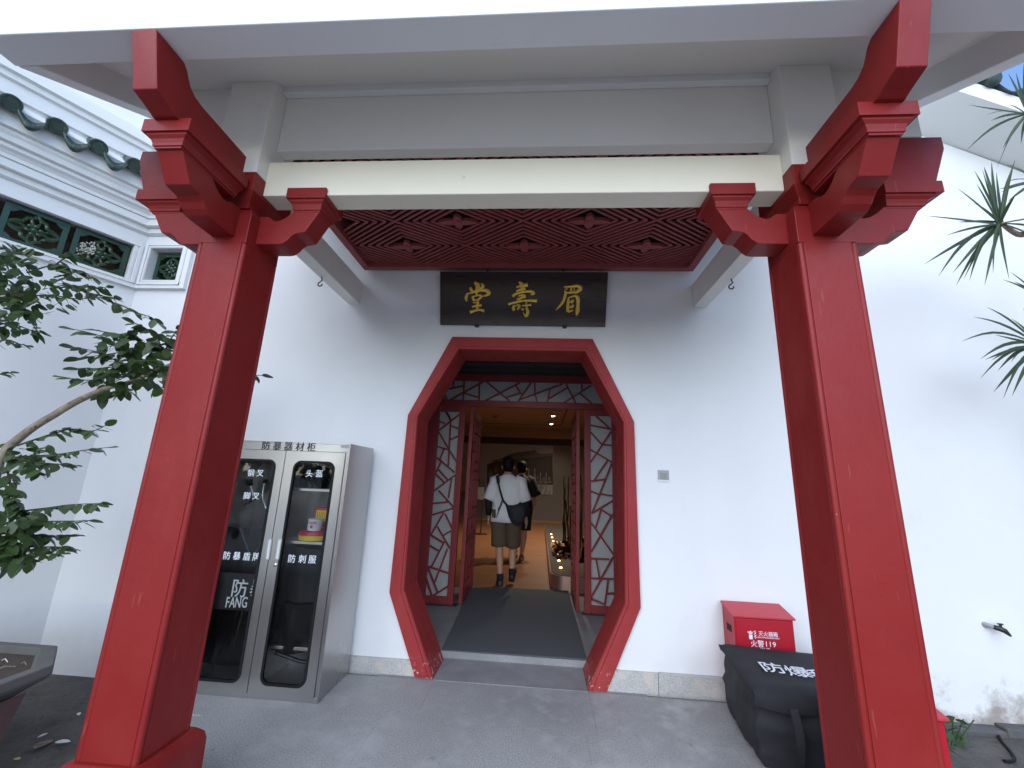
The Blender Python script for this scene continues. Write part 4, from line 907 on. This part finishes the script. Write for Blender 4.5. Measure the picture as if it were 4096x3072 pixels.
# ================================================================== PEOPLE
def skin_body(nodes, edges, name, mat, parent, levels=2, smooth=True):
    me = bpy.data.meshes.new(name); me.from_pydata([n[0] for n in nodes], edges, []); ob = bpy.data.objects.new(name, me); C.objects.link(ob)
    sk = ob.modifiers.new('skin', 'SKIN'); sk.use_smooth_shade = True
    for i, n in enumerate(nodes): d = me.skin_vertices[0].data[i]; d.radius = n[1] if isinstance(n[1], tuple) else (n[1], n[1]); d.use_root = (i == 0)
    ss = ob.modifiers.new('sub', 'SUBSURF'); ss.levels = ss.render_levels = levels
    ev = bpy.data.meshes.new_from_object(ob.evaluated_get(bpy.context.evaluated_depsgraph_get())); bpy.data.objects.remove(ob)
    for q in ev.polygons: q.use_smooth = True
    ev.materials.clear(); ev.materials.append(M[mat]); ev.name = name
    o = bpy.data.objects.new(name, ev); C.objects.link(o); o.parent = parent; return o
def ell(cx, cy, z, a, b, n=20, ph=0, wob=0): return [(cx + a * cos(2*pi*k/n) * (1 + wob * sin(5*2*pi*k/n + z*23)), cy + b * sin(2*pi*k/n), z) for k in range(n)]
def cloth_tube(path, radii, name, mat, par, n=14, wob=.0):
    m = MB(); m.tube(path, radii, n, cap=False)
    for q in m.v: q += Vector((noise.noise(q * 9), noise.noise(q * 9 + Vector((5, 0, 0))), 0)) * wob
    o = m.build(name, mat, par, smooth=180, local=True); s = o.modifiers.new('s', 'SOLIDIFY'); s.thickness = .006; s.offset = 0; return o
def person(loc, label, scale, pose, rz=0):
    t = empty('person', loc, label, 'person', None, rz); t.scale = (scale,) * 3
    J = pose['J']; nodes = []; edges = []; idx = {}
    def nd(k, p, r): idx[k] = len(nodes); nodes.append((p, r))
    def ed(a, b): edges.append((idx[a], idx[b]))
    nd('pel', (0, 0, .94), (.13, .10)); nd('belly', (0, .0, 1.08), (.125, .095)); nd('chest', (0, .0, 1.27), (.15, .10)); nd('neckb', (0, .0, 1.43), (.075, .07)); nd('neck', (0, .01, 1.50), .054)
    nd('jaw', (0, .02, 1.57), (.066, .075)); nd('skull', (0, .01, 1.65), (.076, .092)); nd('crown', (0, .0, 1.715), (.05, .06))
    for a, b in (('pel', 'belly'), ('belly', 'chest'), ('chest', 'neckb'), ('neckb', 'neck'), ('neck', 'jaw'), ('jaw', 'skull'), ('skull', 'crown')): ed(a, b)
    for s, k in ((-1, 'l'), (1, 'r')):
        P = J[k]
        nd(k+'hip', (s * .095, 0, .88), .088); nd(k+'th', tuple(Vector((s*.095, 0, .88)).lerp(Vector(P['knee']), .5)), .076); nd(k+'knee', P['knee'], .056); nd(k+'calf', tuple(Vector(P['knee']).lerp(Vector(P['ank']), .33)), .058); nd(k+'ank', P['ank'], .036); nd(k+'toe', P['toe'], (.04, .03))
        ed('pel', k+'hip'); ed(k+'hip', k+'th'); ed(k+'th', k+'knee'); ed(k+'knee', k+'calf'); ed(k+'calf', k+'ank'); ed(k+'ank', k+'toe')
        nd(k+'sh', (s * .185, .0, 1.39), .062); nd(k+'el', P['elb'], .042); nd(k+'wr', P['wri'], .027); ed('neckb', k+'sh'); ed(k+'sh', k+'el'); ed(k+'el', k+'wr')
        wv = Vector(P['wri']); dv = (wv - Vector(P['elb'])).normalized(); pm = wv + dv * .07; nd(k+'pm', tuple(pm), (.026, .034)); ed(k+'wr', k+'pm')
        for f, (oy, ln) in enumerate(((-.028, .07), (-.010, .085), (.009, .08), (.026, .062))):
            c1 = pm + dv * (.03 + ln * .35) + Vector((s * .004, oy, 0)); c2 = c1 + dv * ln * .5 + Vector((-s * .016, 0, 0)); nd(f'{k}f{f}a', tuple(c1), .0095); nd(f'{k}f{f}b', tuple(c2), .008); ed(k+'pm', f'{k}f{f}a'); ed(f'{k}f{f}a', f'{k}f{f}b')
        c1 = wv + dv * .04 + Vector((-s * .01, .036, 0)); c2 = c1 + dv * .035 + Vector((-s * .008, .014, 0)); nd(k+'t1', tuple(c1), .011); nd(k+'t2', tuple(c2), .009); ed(k+'wr', k+'t1'); ed(k+'t1', k+'t2')
    skin_body(nodes, edges, 'body', 'skin', t)
    # ears and nose
    m = MB()
    for s in (-1, 1): m.lathe([(.012, -.012), (.026, -.004), (.026, .006), (.012, .012)], (s * .088, .005, 1.60), 10, (s, -.4, 0))
    m.lathe([(.02, 0), (.012, .02), (.004, .026)], (0, .10, 1.60), 8, (0, 1, -.2)); m.build('ear', 'skin', t, smooth=60, local=True)
    # hair: short back and sides
    m = MB(); rg = []
    for z, a, b, cy in ((1.535, .058, .060, -.012), (1.57, .072, .080, -.010), (1.61, .084, .094, -.006), (1.66, .092, .106, .0), (1.70, .091, .104, .002), (1.735, .078, .088, .002), (1.757, .050, .056, .0), (1.766, .015, .02, .0)):
        rg.append([(a * cos(2*pi*k/24), cy + (b * sin(2*pi*k/24) if sin(2*pi*k/24) < 0 else b * sin(2*pi*k/24) * (.62 if z < 1.64 else 1)), z + (0.05 * max(0, sin(2*pi*k/24)) if z < 1.6 else 0)) for k in range(24)])
    m.loft(rg).build('hair', 'hair', t, smooth=180, local=True)
    # shirt
    sm_, tm = pose['shirt'], pose['pants']; m = MB(); rg = []
    for z, a, b in ((pose['hem'], .225, .155), (pose['hem'] + .10, .215, .15), (1.05, .205, .145), (1.20, .208, .145), (1.32, .215, .14), (1.40, .205, .125), (1.445, .150, .105), (1.475, .085, .085), (1.49, .074, .078)): rg.append(ell(0, .0, z, a, b, 28, 0, .018 if z < 1.3 else 0))
    m.loft(rg, cap=False)
    for q in m.v: q += Vector((noise.noise(q * 7), noise.noise(q * 7 + Vector((3, 1, 0))), 0)) * .016
    o = m.build('shirt', sm_, t, smooth=180, local=True); o.modifiers.new('s', 'SOLIDIFY').thickness = -.006
    for s, k in ((-1, 'l'), (1, 'r')):
        P = J[k]; sh = Vector((s * .165, 0, 1.395)); el = Vector(P['elb']); e2 = sh.lerp(el, 1.02)
        cloth_tube([sh - Vector((s*.05, 0, -.02)), sh + Vector((s*.03, 0, -.005)), sh.lerp(el, .35), sh.lerp(el, .7), e2], [.085, .088, .092, .092, .098], 'sleeve', sm_, t, 14, .010)
        if pose.get('armsleeve'): 
            wr = Vector(P['wri']); cloth_tube([sh.lerp(el, .8), el, el.lerp(wr, .4), el.lerp(wr, .93)], [.056, .055, .05, .038], 'arm_sleeve', 'shirt_black', t, 12, .004)
        hp = Vector((s * .10, 0, .90)); kn = Vector(P['knee']); cloth_tube([hp + Vector((0, 0, .10)), hp, hp.lerp(kn, .45), hp.lerp(kn, .85), hp.lerp(kn, .97)], [.118, .125, .115, .112, .116], 'shorts_leg', tm, t, 16, .010)
        an = Vector(P['ank']); to = Vector(P['toe']); dr = (to - an); dr.z = 0; dr.normalize(); up = Vector(P.get('up', (0, 0, 1))).normalized(); fw = dr - up * dr.dot(up); fw.normalize(); sd_ = fw.cross(up)
        base = an - up * .085; rg = []
        for f, hw, hh in ((-.075, .030, .05), (-.06, .040, .085), (0, .043, .095), (.06, .046, .07), (.12, .049, .055), (.17, .042, .042), (.195, .022, .025)):
            c = base + fw * f; rg.append([c + sd_ * hw * x + up * (hh * y) for x, y in ((-1, 0), (1, 0), (1.05, .3), (.9, .75), (.45, 1), (-.45, 1), (-.9, .75), (-1.05, .3))])
        MB().loft(rg).build('shoe', pose['shoe'], t, smooth=60, local=True)
        if pose.get('sock'): cloth_tube([an - up * .02, an + (kn - an).normalized() * .06], [.046, .046], 'sock', 'shirt_black', t, 12)
    m = MB(); m.loft([ell(0, 0, z, a, b, 24) for z, a, b in ((.84, .175, .13), (.90, .185, .14), (1.0, .175, .13), (1.06, .168, .125))], cap=False); m.build('shorts_top', tm, t, smooth=180, local=True)
    return t
SC = 1.112
man1 = person((-.515, 3.02, RZ), 'person in white t-shirt and brown shorts walking in with a black sling bag', SC, dict(hem=.83, shirt='shirt_white', pants='shorts_brown', shoe='shoe', armsleeve=True, sock=True,
    J=dict(l=dict(knee=(-.085, .03, .49), ank=(-.045, -.06, .085), toe=(-.060, .05, .03), elb=(-.265, -.02, 1.13), wri=(-.262, .05, .90)),
           r=dict(knee=(.10, .12, .49), ank=(.115, -.02, .155), toe=(.12, .07, .04), up=(0, -.55, .83), elb=(.265, .02, 1.13), wri=(.28, .08, .90)))))
man2 = person((-.385, 5.25, RZ), 'person in black t-shirt and black shorts walking behind the white-shirted one', SC * 1.02, dict(hem=.80, shirt='shirt_black', pants='shirt_black', shoe='sandal',
    J=dict(l=dict(knee=(-.09, .06, .49), ank=(-.07, .10, .085), toe=(-.07, .21, .03), elb=(-.27, .0, 1.13), wri=(-.27, .08, .90)),
           r=dict(knee=(.09, -.02, .49), ank=(.05, -.08, .085), toe=(.05, .03, .03), elb=(.285, .03, 1.13), wri=(.25, .12, .92)))))
# sling bag carried on the back
sb_ = empty('sling_bag', (-.40, 2.82, 1.0), 'black sling bag hanging across the back of the white t-shirt', 'bag')
YS = 2.835
def S(x, y, Yv=YS): return tuple(at(*P_(x, y), Yv))
bo_ = [(432,655),(470,690),(520,692),(560,680),(590,660),(640,700),(650,780),(628,850),(590,888),(545,888),(500,865),(470,800),(450,720)]
bm_ = [at(*P_(x, y), YS) for x, y in bo_]; cen = sum(bm_, Vector()) / len(bm_); rg = []
for f, dy in ((1, .06), (1.03, .0), (.98, -.05), (.8, -.085), (.4, -.10), (.05, -.102)): rg.append([cen + (q - cen) * f + Vector((0, dy, 0)) for q in bm_])
MB().loft(rg).build('pouch', 'black_cloth', sb_, smooth=70)
m = MB(); pa = [S(355, 385, 2.90), S(362, 430, 2.85), S(368, 470, 2.84), S(378, 520, 2.835), S(395, 580, 2.83), S(415, 640, 2.82), S(445, 680, 2.81)]; pc = catmull(pa, 4); n = len(pc)
b0 = len(m.v); wds = [.055 if i < n * .28 else .026 for i in range(n)]
for q, wd in zip(pc, wds): m.v += [Vector(q) + Vector((-wd/2*.95, 0, -.01)), Vector(q) + Vector((wd/2*.95, -.004, .01)), Vector(q) + Vector((wd/2*.95, .012, .01)), Vector(q) + Vector((-wd/2*.95, .012, -.01))]
for i in range(n - 1):
    for k in range(4): j = (k + 1) % 4; m.f.append((b0+i*4+k, b0+i*4+j, b0+(i+1)*4+j, b0+(i+1)*4+k))
m.build('strap', 'black_cloth', sb_, smooth=50)
for pts in ([(405,640),(385,690),(362,745)], [(412,655),(375,740),(345,818)]): MB().tube([S(x, y, 2.815) for x, y in pts], .006, 6).build('strap_end', 'black_cloth', sb_)

# ================================================================== PLANTS
leaf_me = []
for v in range(3):
    r5 = random.Random(v); m = MB(); W_ = (.27, .30, .25)[v]; prof = [(0, .02), (.14, .7), (.38, 1), (.62, .92), (.84, .55), (1, .03)]
    for i, (x, q) in enumerate(prof):
        dz = -.10 * x * x - .02; m.v += [Vector((x, -W_ * q, dz + .10 * q * W_ + .015 * r5.uniform(-1, 1))), Vector((x, 0, dz)), Vector((x, W_ * q, dz + .10 * q * W_ + .015 * r5.uniform(-1, 1)))]
    for i in range(5):
        for k in range(2): a = i * 3 + k; m.f.append((a, a + 3, a + 4, a + 1))
    leaf_me.append(m.mesh('leaf', 'leaf', smooth=180))
pot = empty('stone_planter', (-3.75, -1.6, -.2), 'weathered grey stone planter with clipped corners at the left edge', 'planter')
RZ_ = .42; pc_ = []
pl = [atz(*zoom(0, 2500, .3448)(670, 270), RZ_), atz(*zoom(0, 2500, .3448)(678, 320), RZ_), atz(*zoom(0, 2500, .3448)(635, 490), RZ_)]
prX0, prX1, prY0, prY1 = -4.55, -2.93, -2.0, -.975; ch = .24
def potring(ins, z): 
    x0, x1, y0, y1 = prX0 + ins, prX1 - ins, prY0 + ins, prY1 - ins; c = ch * .9
    return [(x0 + c, y0, z), (x1 - c, y0, z), (x1, y0 + c, z), (x1, y1 - .25, z), (x1 - .28, y1, z), (x0 + c, y1, z), (x0, y1 - c, z), (x0, y0 + c, z)]
rg = [potring(.22, -.21), potring(.19, .05), potring(.10, .28), potring(.035, .335), potring(.012, .35), potring(.0, .37), potring(.004, RZ_), potring(.062, RZ_ + .004), potring(.075, RZ_ - .06)]
pr_ = MB().loft(rg, cap=False).build('basin', 'pot_stone', pot, bevel=.006)
MB().sheet([(a, b) for a, b, _ in potring(.07, 0)], [], (0, 0, RZ_ - .04), (1, 0, 0), (0, 1, 0)).build('soil', 'soil', pot)
for k in range(60):
    x = rnd.uniform(prX0 + .3, prX1 - .2); y = rnd.uniform(prY0 + .2, prY1 - .2); an = rnd.uniform(0, 6.28); l = rnd.uniform(.03, .10)
    MB().tube([(x, y, RZ_ - .03), (x + l * cos(an) * .5, y + l * sin(an) * .5, RZ_ - .015), (x + l * cos(an), y + l * sin(an), RZ_ - .028)], .0028, 4).build('twig', 'bark' if k % 3 else 'paper', pot)
MB().prism([(-2.02, .30), (-1.3, .30), (-1.38, .02), (-1.94, .02)], (-2.985, 0, 0), (0, 1, 0), (0, 0, 1), (.004, 0, -.0)).build('side_panel', 'pot_panel', pot)

tree = empty('potted_tree', (-3.85, -1.45, RZ_ - .04), 'small tree with glossy dark leaves growing out of the stone planter', 'tree')
bZ = zoom(0, 1450, .5123); r5z = zoom(0, 1000, .7233); wz = zoom(0, 700, 800 / 2212)
tb = Vector((-3.86, -1.42, RZ_ - .05)); f0 = at(-60, 2120, -1.3)
br = [tb, Vector((-3.70, -1.38, .80)), at(-60, 2080, -1.3), at(*bZ(-20, 790), -1.28), at(*bZ(130, 610), -1.26), at(*bZ(350, 450), -1.24), at(*bZ(640, 285), -1.22), at(*bZ(870, 190), -1.2), at(542, 1521, -1.18), at(629, 1481, -1.16), at(760, 1440, -1.14), at(900, 1450, -1.12)]
bc = catmull([tuple(q) for q in br], 4); nb = len(bc); rr = [.028 * (1 - i / nb) ** 1.0 + .008 for i in range(nb)]
MB().tube([Vector(q) + Vector((noise.noise(Vector(q) * 6), 0, noise.noise(Vector(q) * 6 + Vector((9, 0, 0))))) * .012 for q in bc], rr, 12).build('trunk', 'bark', tree, smooth=60)
b2 = catmull([tuple(q) for q in (at(-60, 2080, -1.3), at(-200, 1700, -1.3), at(-180, 1400, -1.25), at(-60, 1230, -1.2), at(120, 1170, -1.15))], 4)
MB().tube(b2, [.05 * (1 - i / len(b2)) + .012 for i in range(len(b2))], 8).build('branch', 'bark', tree, smooth=60)
twigs = []; leaves = []
r6 = random.Random(21)
def twig(zf, pts, Y0, n, size=.075, Y1=None, droop=.4, spread=1.0):
    Y1 = Y0 if Y1 is None else Y1; m_ = len(pts)
    P = catmull([tuple(at(*zf(x, y), Y0 + (Y1 - Y0) * i / max(1, m_ - 1))) for i, (x, y) in enumerate(pts)], 5); P = [Vector(q) for q in P]
    MB().tube(P, [.0065 * (1 - .7 * i / len(P)) for i in range(len(P))], 5).build('twig', 'twig_bark', tree)
    for k in range(n):
        t = (k + .6) / n; f = t * (len(P) - 1); i = min(int(f), len(P) - 2); p = P[i].lerp(P[i + 1], f - i); d = (P[i + 1] - P[i]).normalized()
        side = d.cross(Vector((0, 0, 1))).normalized() * (1 if k % 2 else -1)
        if k == n - 1: dirn = d
        else: dirn = (d * r6.uniform(.3, .8) + side * r6.uniform(.5, 1.0) * spread + Vector((0, 0, r6.uniform(-.7, .25) - droop * .4))).normalized()
        leaves.append((p, dirn, 1.05 * size * r6.uniform(.7, 1.25)))
        if k < n - 1: leaves.append((p + d * .012, (d * .55 - side * r6.uniform(.4, 1.0) + Vector((0, r6.uniform(-.6, .2), r6.uniform(-.9, .1)))).normalized(), 1.0 * size * r6.uniform(.7, 1.2)))
def clump(zf, x0, x1, y0, y1, n, Y0, Y1, size=.08):
    for k in range(int(n * 1.8)):
        p = at(*zf(r6.uniform(x0, x1), r6.uniform(y0, y1)), r6.uniform(Y0, Y1)); leaves.append((p, Vector((r6.uniform(-.3, 1), r6.uniform(-1, .4), r6.uniform(-.9, .35))).normalized(), 1.0 * size * r6.uniform(.75, 1.25)))
ID = zoom(0, 0, 1)
# lower cluster
twig(bZ, [(130,650),(400,560),(560,520),(720,535),(830,488)], -1.25, 13); twig(bZ, [(120,740),(290,730),(470,715),(660,685),(870,660)], -1.2, 11); twig(bZ, [(90,760),(250,780),(400,790),(585,802)], -1.3, 10); twig(bZ, [(60,700),(180,790),(250,840),(320,880)], -1.35, 8)
twig(bZ, [(60,850),(90,1000),(130,1100),(150,1180)], -1.3, 10); twig(bZ, [(100,1170),(380,1135),(560,1110),(810,1100)], -1.25, 13, .080); twig(bZ, [(60,1250),(280,1245),(440,1240),(600,1238),(735,1232)], -1.3, 11, .085); twig(bZ, [(60,1330),(300,1350),(420,1358),(600,1350)], -1.22, 9); twig(bZ, [(60,1430),(300,1440),(440,1440),(545,1450)], -1.28, 9); twig(bZ, [(-40,1480),(160,1510),(300,1500),(490,1490)], -1.32, 10)
clump(bZ, -60, 260, 1130, 1560, 80, -1.45, -1.15, .098); clump(bZ, 60, 380, 620, 880, 26, -1.4, -1.15); clump(bZ, -60, 150, 860, 1130, 22, -1.4, -1.15)
# middle cluster by the column
for pts in ([(870,665),(700,640),(560,570),(400,535)], [(860,640),(700,560),(570,480),(395,435)], [(830,690),(640,690),(500,720),(335,700)], [(880,600),(780,540),(640,570),(420,600)], [(760,610),(660,640),(540,655),(425,655)], [(900,560),(860,470),(800,430),(740,400)], [(900,600),(930,520),(960,470),(985,440)], [(800,560),(760,480),(690,470),(500,440)]): twig(r5z, pts, -1.15, 9, .085, -1.25)
twig(r5z, [(590,280),(680,310),(750,345),(830,370),(875,400)], -1.2, 8, .095); clump(r5z, 560, 980, 470, 790, 80, -1.3, -1.05, .108); twig(r5z, [(900,690),(1150,680),(1350,690),(1462,695)], -1.1, 7, .08)
# upper cluster
twig(ID, [(-40,1210),(170,1180),(300,1195),(400,1190),(460,1190)], -1.2, 14); twig(wz, [(600,1010),(700,930),(800,890),(880,862)], -1.15, 8, .075); twig(wz, [(300,1080),(560,1000),(700,1000),(740,1050)], -1.2, 7, .10); twig(wz, [(600,1130),(780,1090),(900,1060),(1050,1165)], -1.2, 10); twig(wz, [(700,1200),(900,1280),(1100,1330),(1280,1360)], -1.15, 11); twig(wz, [(600,1250),(900,1230),(1050,1260),(1190,1240)], -1.2, 9)
twig(ID, [(-40,1290),(60,1300),(120,1320),(165,1330)], -1.2, 8, .09); twig(ID, [(-40,1370),(30,1360),(75,1375),(108,1382)], -1.2, 7, .07); twig(ID, [(-40,1500),(10,1495),(50,1490)], -1.2, 5, .06)
clump(ID, -40, 150, 990, 1260, 70, -1.35, -1.0, .105); clump(ID, 60, 330, 1110, 1260, 34, -1.3, -1.05, .088); clump(ID, -40, 150, 1230, 1330, 16, -1.3, -1.1, .09)
leaves.sort(key=lambda q: -q[2]); rest = MB()
for k, (p, d, s) in enumerate(leaves):
    roll = r6.uniform(-.7, .7); q = d.to_track_quat('X', 'Z').to_matrix().to_4x4(); mt = Matrix.Translation(p) @ q @ Matrix.Rotation(roll, 4, 'X') @ Matrix.Scale(s, 4)
    if k < 298: inst('leaf', leaf_me[k % 3], tree, mt)
    else:
        me = leaf_me[k % 3]; rest.add([mt @ v.co for v in me.vertices], [tuple(f.vertices) for f in me.polygons])
if rest.v: tag(rest.build('small_leaves', 'leaf', tree, smooth=180, fix=False), kind='stuff')
fm = MB()
for k in range(70):
    p = at(*wz(r6.uniform(850, 1080), r6.uniform(745, 880)), -1.15 + r6.uniform(-.03, .03)); fm.lathe([(.002, -.004), (.007, 0), (.002, .006)], p, 5, (r6.uniform(-1, 1), -1, r6.uniform(-1, 1)))
fm.build('dried_blossom', 'skirt_stone', tree)['label'] = 'dried pale blossom at a twig tip'

# yucca rosettes at the right edge
yu = empty('yucca_plant', (4.35, -.75, -.1), 'tall yucca with spiky leaf rosettes at the right edge', 'plant')
Y4 = zoom(3650, 600, 446 / 705); RT_ = zoom(3600, 0, 496 / 1143)
def yleaf(c, tip, wid=.030, sag=.03):
    c = Vector(c); tip = Vector(tip); d = tip - c; L_ = d.length; dn = d.normalized(); sidev = dn.cross(Vector((0, -1, .2))).normalized(); nrm = dn.cross(sidev).normalized(); m = MB(); N_ = 7
    for i in range(N_ + 1):
        t = i / N_; q = c + d * t + Vector((0, 0, sag * sin(pi * t) * L_ / .5)); wd = wid * (.75 + .5 * t if t < .4 else .95 * (1 - ((t - .4) / .6) ** 1.6)) + .0012
        m.v += [q - sidev * wd / 2 + nrm * wd * .14, q, q + sidev * wd / 2 + nrm * wd * .14]
    for i in range(N_):
        for k in range(2): a = i * 3 + k; m.f.append((a, a + 3, a + 4, a + 1))
    return m.build('leaf', 'yucca_leaf', yu, smooth=180, fix=False)
r8 = random.Random(4)
def rosette(zf, cpx, Yc, tips, extra, Ln, dirs=(-.1, 1)):
    c = at(*zf(*cpx), Yc)
    for (x, y) in tips: yleaf(c + Vector((r8.uniform(-.015, .015), 0, r8.uniform(-.015, .015))), at(*zf(x, y), Yc + r8.uniform(-.18, .12)), r8.uniform(.021, .030), r8.uniform(.0, .07))
    for k in range(extra):
        th_ = r8.uniform(-1.5, 1.5); ph = r8.uniform(-.9, 1.3); d = Vector((cos(th_) * cos(ph), sin(th_) * cos(ph) , sin(ph))); yleaf(c, c + d * Ln * r8.uniform(.8, 1.1), r8.uniform(.021, .030), .04)
    return c
c1 = rosette(Y4, (560, 462), -.80, [(80,415),(284,456),(213,540),(75,722),(165,797),(255,777),(277,855),(360,826),(457,853),(510,776),(612,820),(282,240),(392,132),(404,212),(442,122),(452,104),(500,74),(530,140),(648,62),(660,270),(705,560)], 7, .5)
c2 = rosette(Y4, (800, 1235), -.65, [(468,992),(385,1055),(313,1210),(433,1320),(540,1395),(430,1444),(512,1531),(575,1570),(520,1168),(625,1066),(630,1555),(460,1325),(500,1330),(700,1000)], 8, .55)
c3 = rosette(RT_, (1165, 1045), -.75, [(620,965),(836,1113),(615,1385),(945,1372),(998,680),(1070,668),(1140,580),(1115,1325)], 7, .45)
c4 = rosette(Y4, (790, 920), -.55, [(570,820),(620,772),(640,830)], 5, .4)
c5 = rosette(Y4, (790, 200), -.7, [(548,248),(556,268),(600,330)], 4, .4)
for c in (c1, c2, c3, c4, c5):
    pa = catmull([tuple(c), tuple(c + Vector((.10, .0, -.10))), tuple(c + Vector((.28, .0, -.16))), (4.30, -.75, c.z - .9), (4.35, -.75, -.1)], 5); MB().tube(pa, [.013 + .03 * i / len(pa) for i in range(len(pa))], 8).build('stem', 'bark', yu, smooth=60)

# weeds by the wall and litter on the ground
wz3 = zoom(3700, 2400, .405)
wd_ = empty('wall_weed', tuple(at(*wz3(240, 1330), -.12)), 'small green weed growing at the wall foot beside the right column', 'weed')
r9 = random.Random(2)
for k in range(26):
    p = at(*wz3(r9.uniform(175, 370), r9.uniform(1150, 1470)), r9.uniform(-.4, -.1)); d = Vector((r9.uniform(-.8, 1), r9.uniform(-1, 0), r9.uniform(-.3, .6))).normalized(); s = r9.uniform(.04, .085)
    o = inst('leaf', leaf_me[k % 3], wd_, Matrix.Translation(p) @ d.to_track_quat('X', 'Z').to_matrix().to_4x4() @ Matrix.Rotation(r9.uniform(-.8, .8), 4, 'X') @ Matrix.Scale(s, 4))
    o.material_slots[0].link = 'OBJECT'; o.material_slots[0].material = M['weed_leaf']
for k in range(5):
    a = atz(*wz3(200 + 30 * k, 1440), -.08); MB().tube([a, a + Vector((.02 * (k - 2), -.03, .10)), a + Vector((.05 * (k - 2), -.05, .19))], .004, 5).build('stem', 'weed_leaf', wd_)
cb = catmull([tuple(atz(*wz3(x, y), -.07)) for x, y in ((720,1330),(760,1400),(840,1490),(880,1560),(860,1590),(780,1590))], 5); o = MB().tube(cb, .010, 6).build('fallen_cable', 'rubber', smooth=60); tag(o, 'loop of thin black cable on the ground at lower right', 'cable')
cur = MB(); 
for i in range(14):
    x0 = 2.6 + i * .30; cur = MB().box(x0 + .004, x0 + .296, -.11 + rnd.uniform(-.02, .02), .003, -.3, ground_z(x0) + .045 + rnd.uniform(-.01, .012)); kb = cur.build('edging_brick', 'tile_gray', hall, bevel=.012)
q8 = zoom(0, 2500, .3448)
lab = {0: 'pale dry leaf on the dark ground left of the column plinth', 1: 'brown dry leaf curled on the ground near the planter', 2: 'small yellow fallen leaf at the lower left corner', 3: 'pale leaf scrap on the ground beside the planter', 4: 'tiny pale leaf scrap nearest the left column'}
for k, (x, y, s, mt_) in enumerate(((630, 1380, .085, 'paper'), (390, 1455, .12, 'bark'), (225, 1580, .05, 'yellow'), (550, 1275, .05, 'paper'), (910, 1035, .04, 'paper'))):
    p = atz(*q8(x, y), -.20); o = inst('fallen_leaf', leaf_me[k % 3].copy(), None, Matrix.Translation(p + Vector((0, 0, .012))) @ Matrix.Rotation(k * 1.3 + .4, 4, 'Z') @ Matrix.Scale(s, 4)); o.data.materials.clear(); o.data.materials.append(M[mt_]); tag(o, lab[k], 'leaf')

# trees across the yard behind the viewer: they shade the low sky and show in the cabinet glass
def yard_tree(x, y, h, r, seed, lb):
    t = empty('yard_tree', (x, y, -.2), lb, 'tree', 'trees across the yard'); q = random.Random(seed)
    MB().tube([(x, y, -.25), (x + .1, y, h * .3), (x - .1, y + .1, h * .6), (x, y, h * .85)], [.22, .17, .12, .05], 8).build('trunk', 'bark', t, smooth=60)
    m = MB()
    for k in range(1300):
        while True:
            d = Vector((q.uniform(-1, 1), q.uniform(-1, 1), q.uniform(-1, 1)))
            if d.length < 1 and noise.noise(d * 2.2 + Vector((seed, 0, 0))) > -.22: break
        p = Vector((x + d.x * r, y + d.y * r, h * .58 + d.z * h * .46)); a = Vector((q.uniform(-1, 1), q.uniform(-1, 1), q.uniform(-1, 1))).normalized(); b = a.orthogonal().normalized(); c = a.cross(b); sz = q.uniform(.14, .30)
        m.add([p - b * sz, p - c * sz * .5, p + b * sz, p + c * sz * .5], [(0, 1, 2, 3)])
    tag(m.build('crown', 'leaf', t, fix=False), kind='stuff')
yard_tree(6.4, -4.7, 5.8, 1.7, 78, 'unseen leafy tree added outside the right edge to shade the wall')  # out of view, added to tone down the bright right wall
yard_tree(-6.3, -5.2, 6.2, 1.75, 77, 'unseen leafy tree added outside the left edge to shade the side wing')  # out of view, added to put the wing wall in shade
for k, (x, y, h, r, lb) in enumerate(((-15, -26, 5.5, 2.4, 'leftmost leafy tree across the yard'), (-7.6, -28, 6.2, 2.7, 'tall leafy tree across the yard, left of centre'), (-.4, -27, 5.6, 2.5, 'leafy tree across the yard facing the doorway'), (7.4, -28, 6.2, 2.8, 'tall leafy tree across the yard, right of centre'), (15, -26, 5.5, 2.5, 'rightmost leafy tree across the yard'))): yard_tree(x, y, h, r, 31 + k, lb)
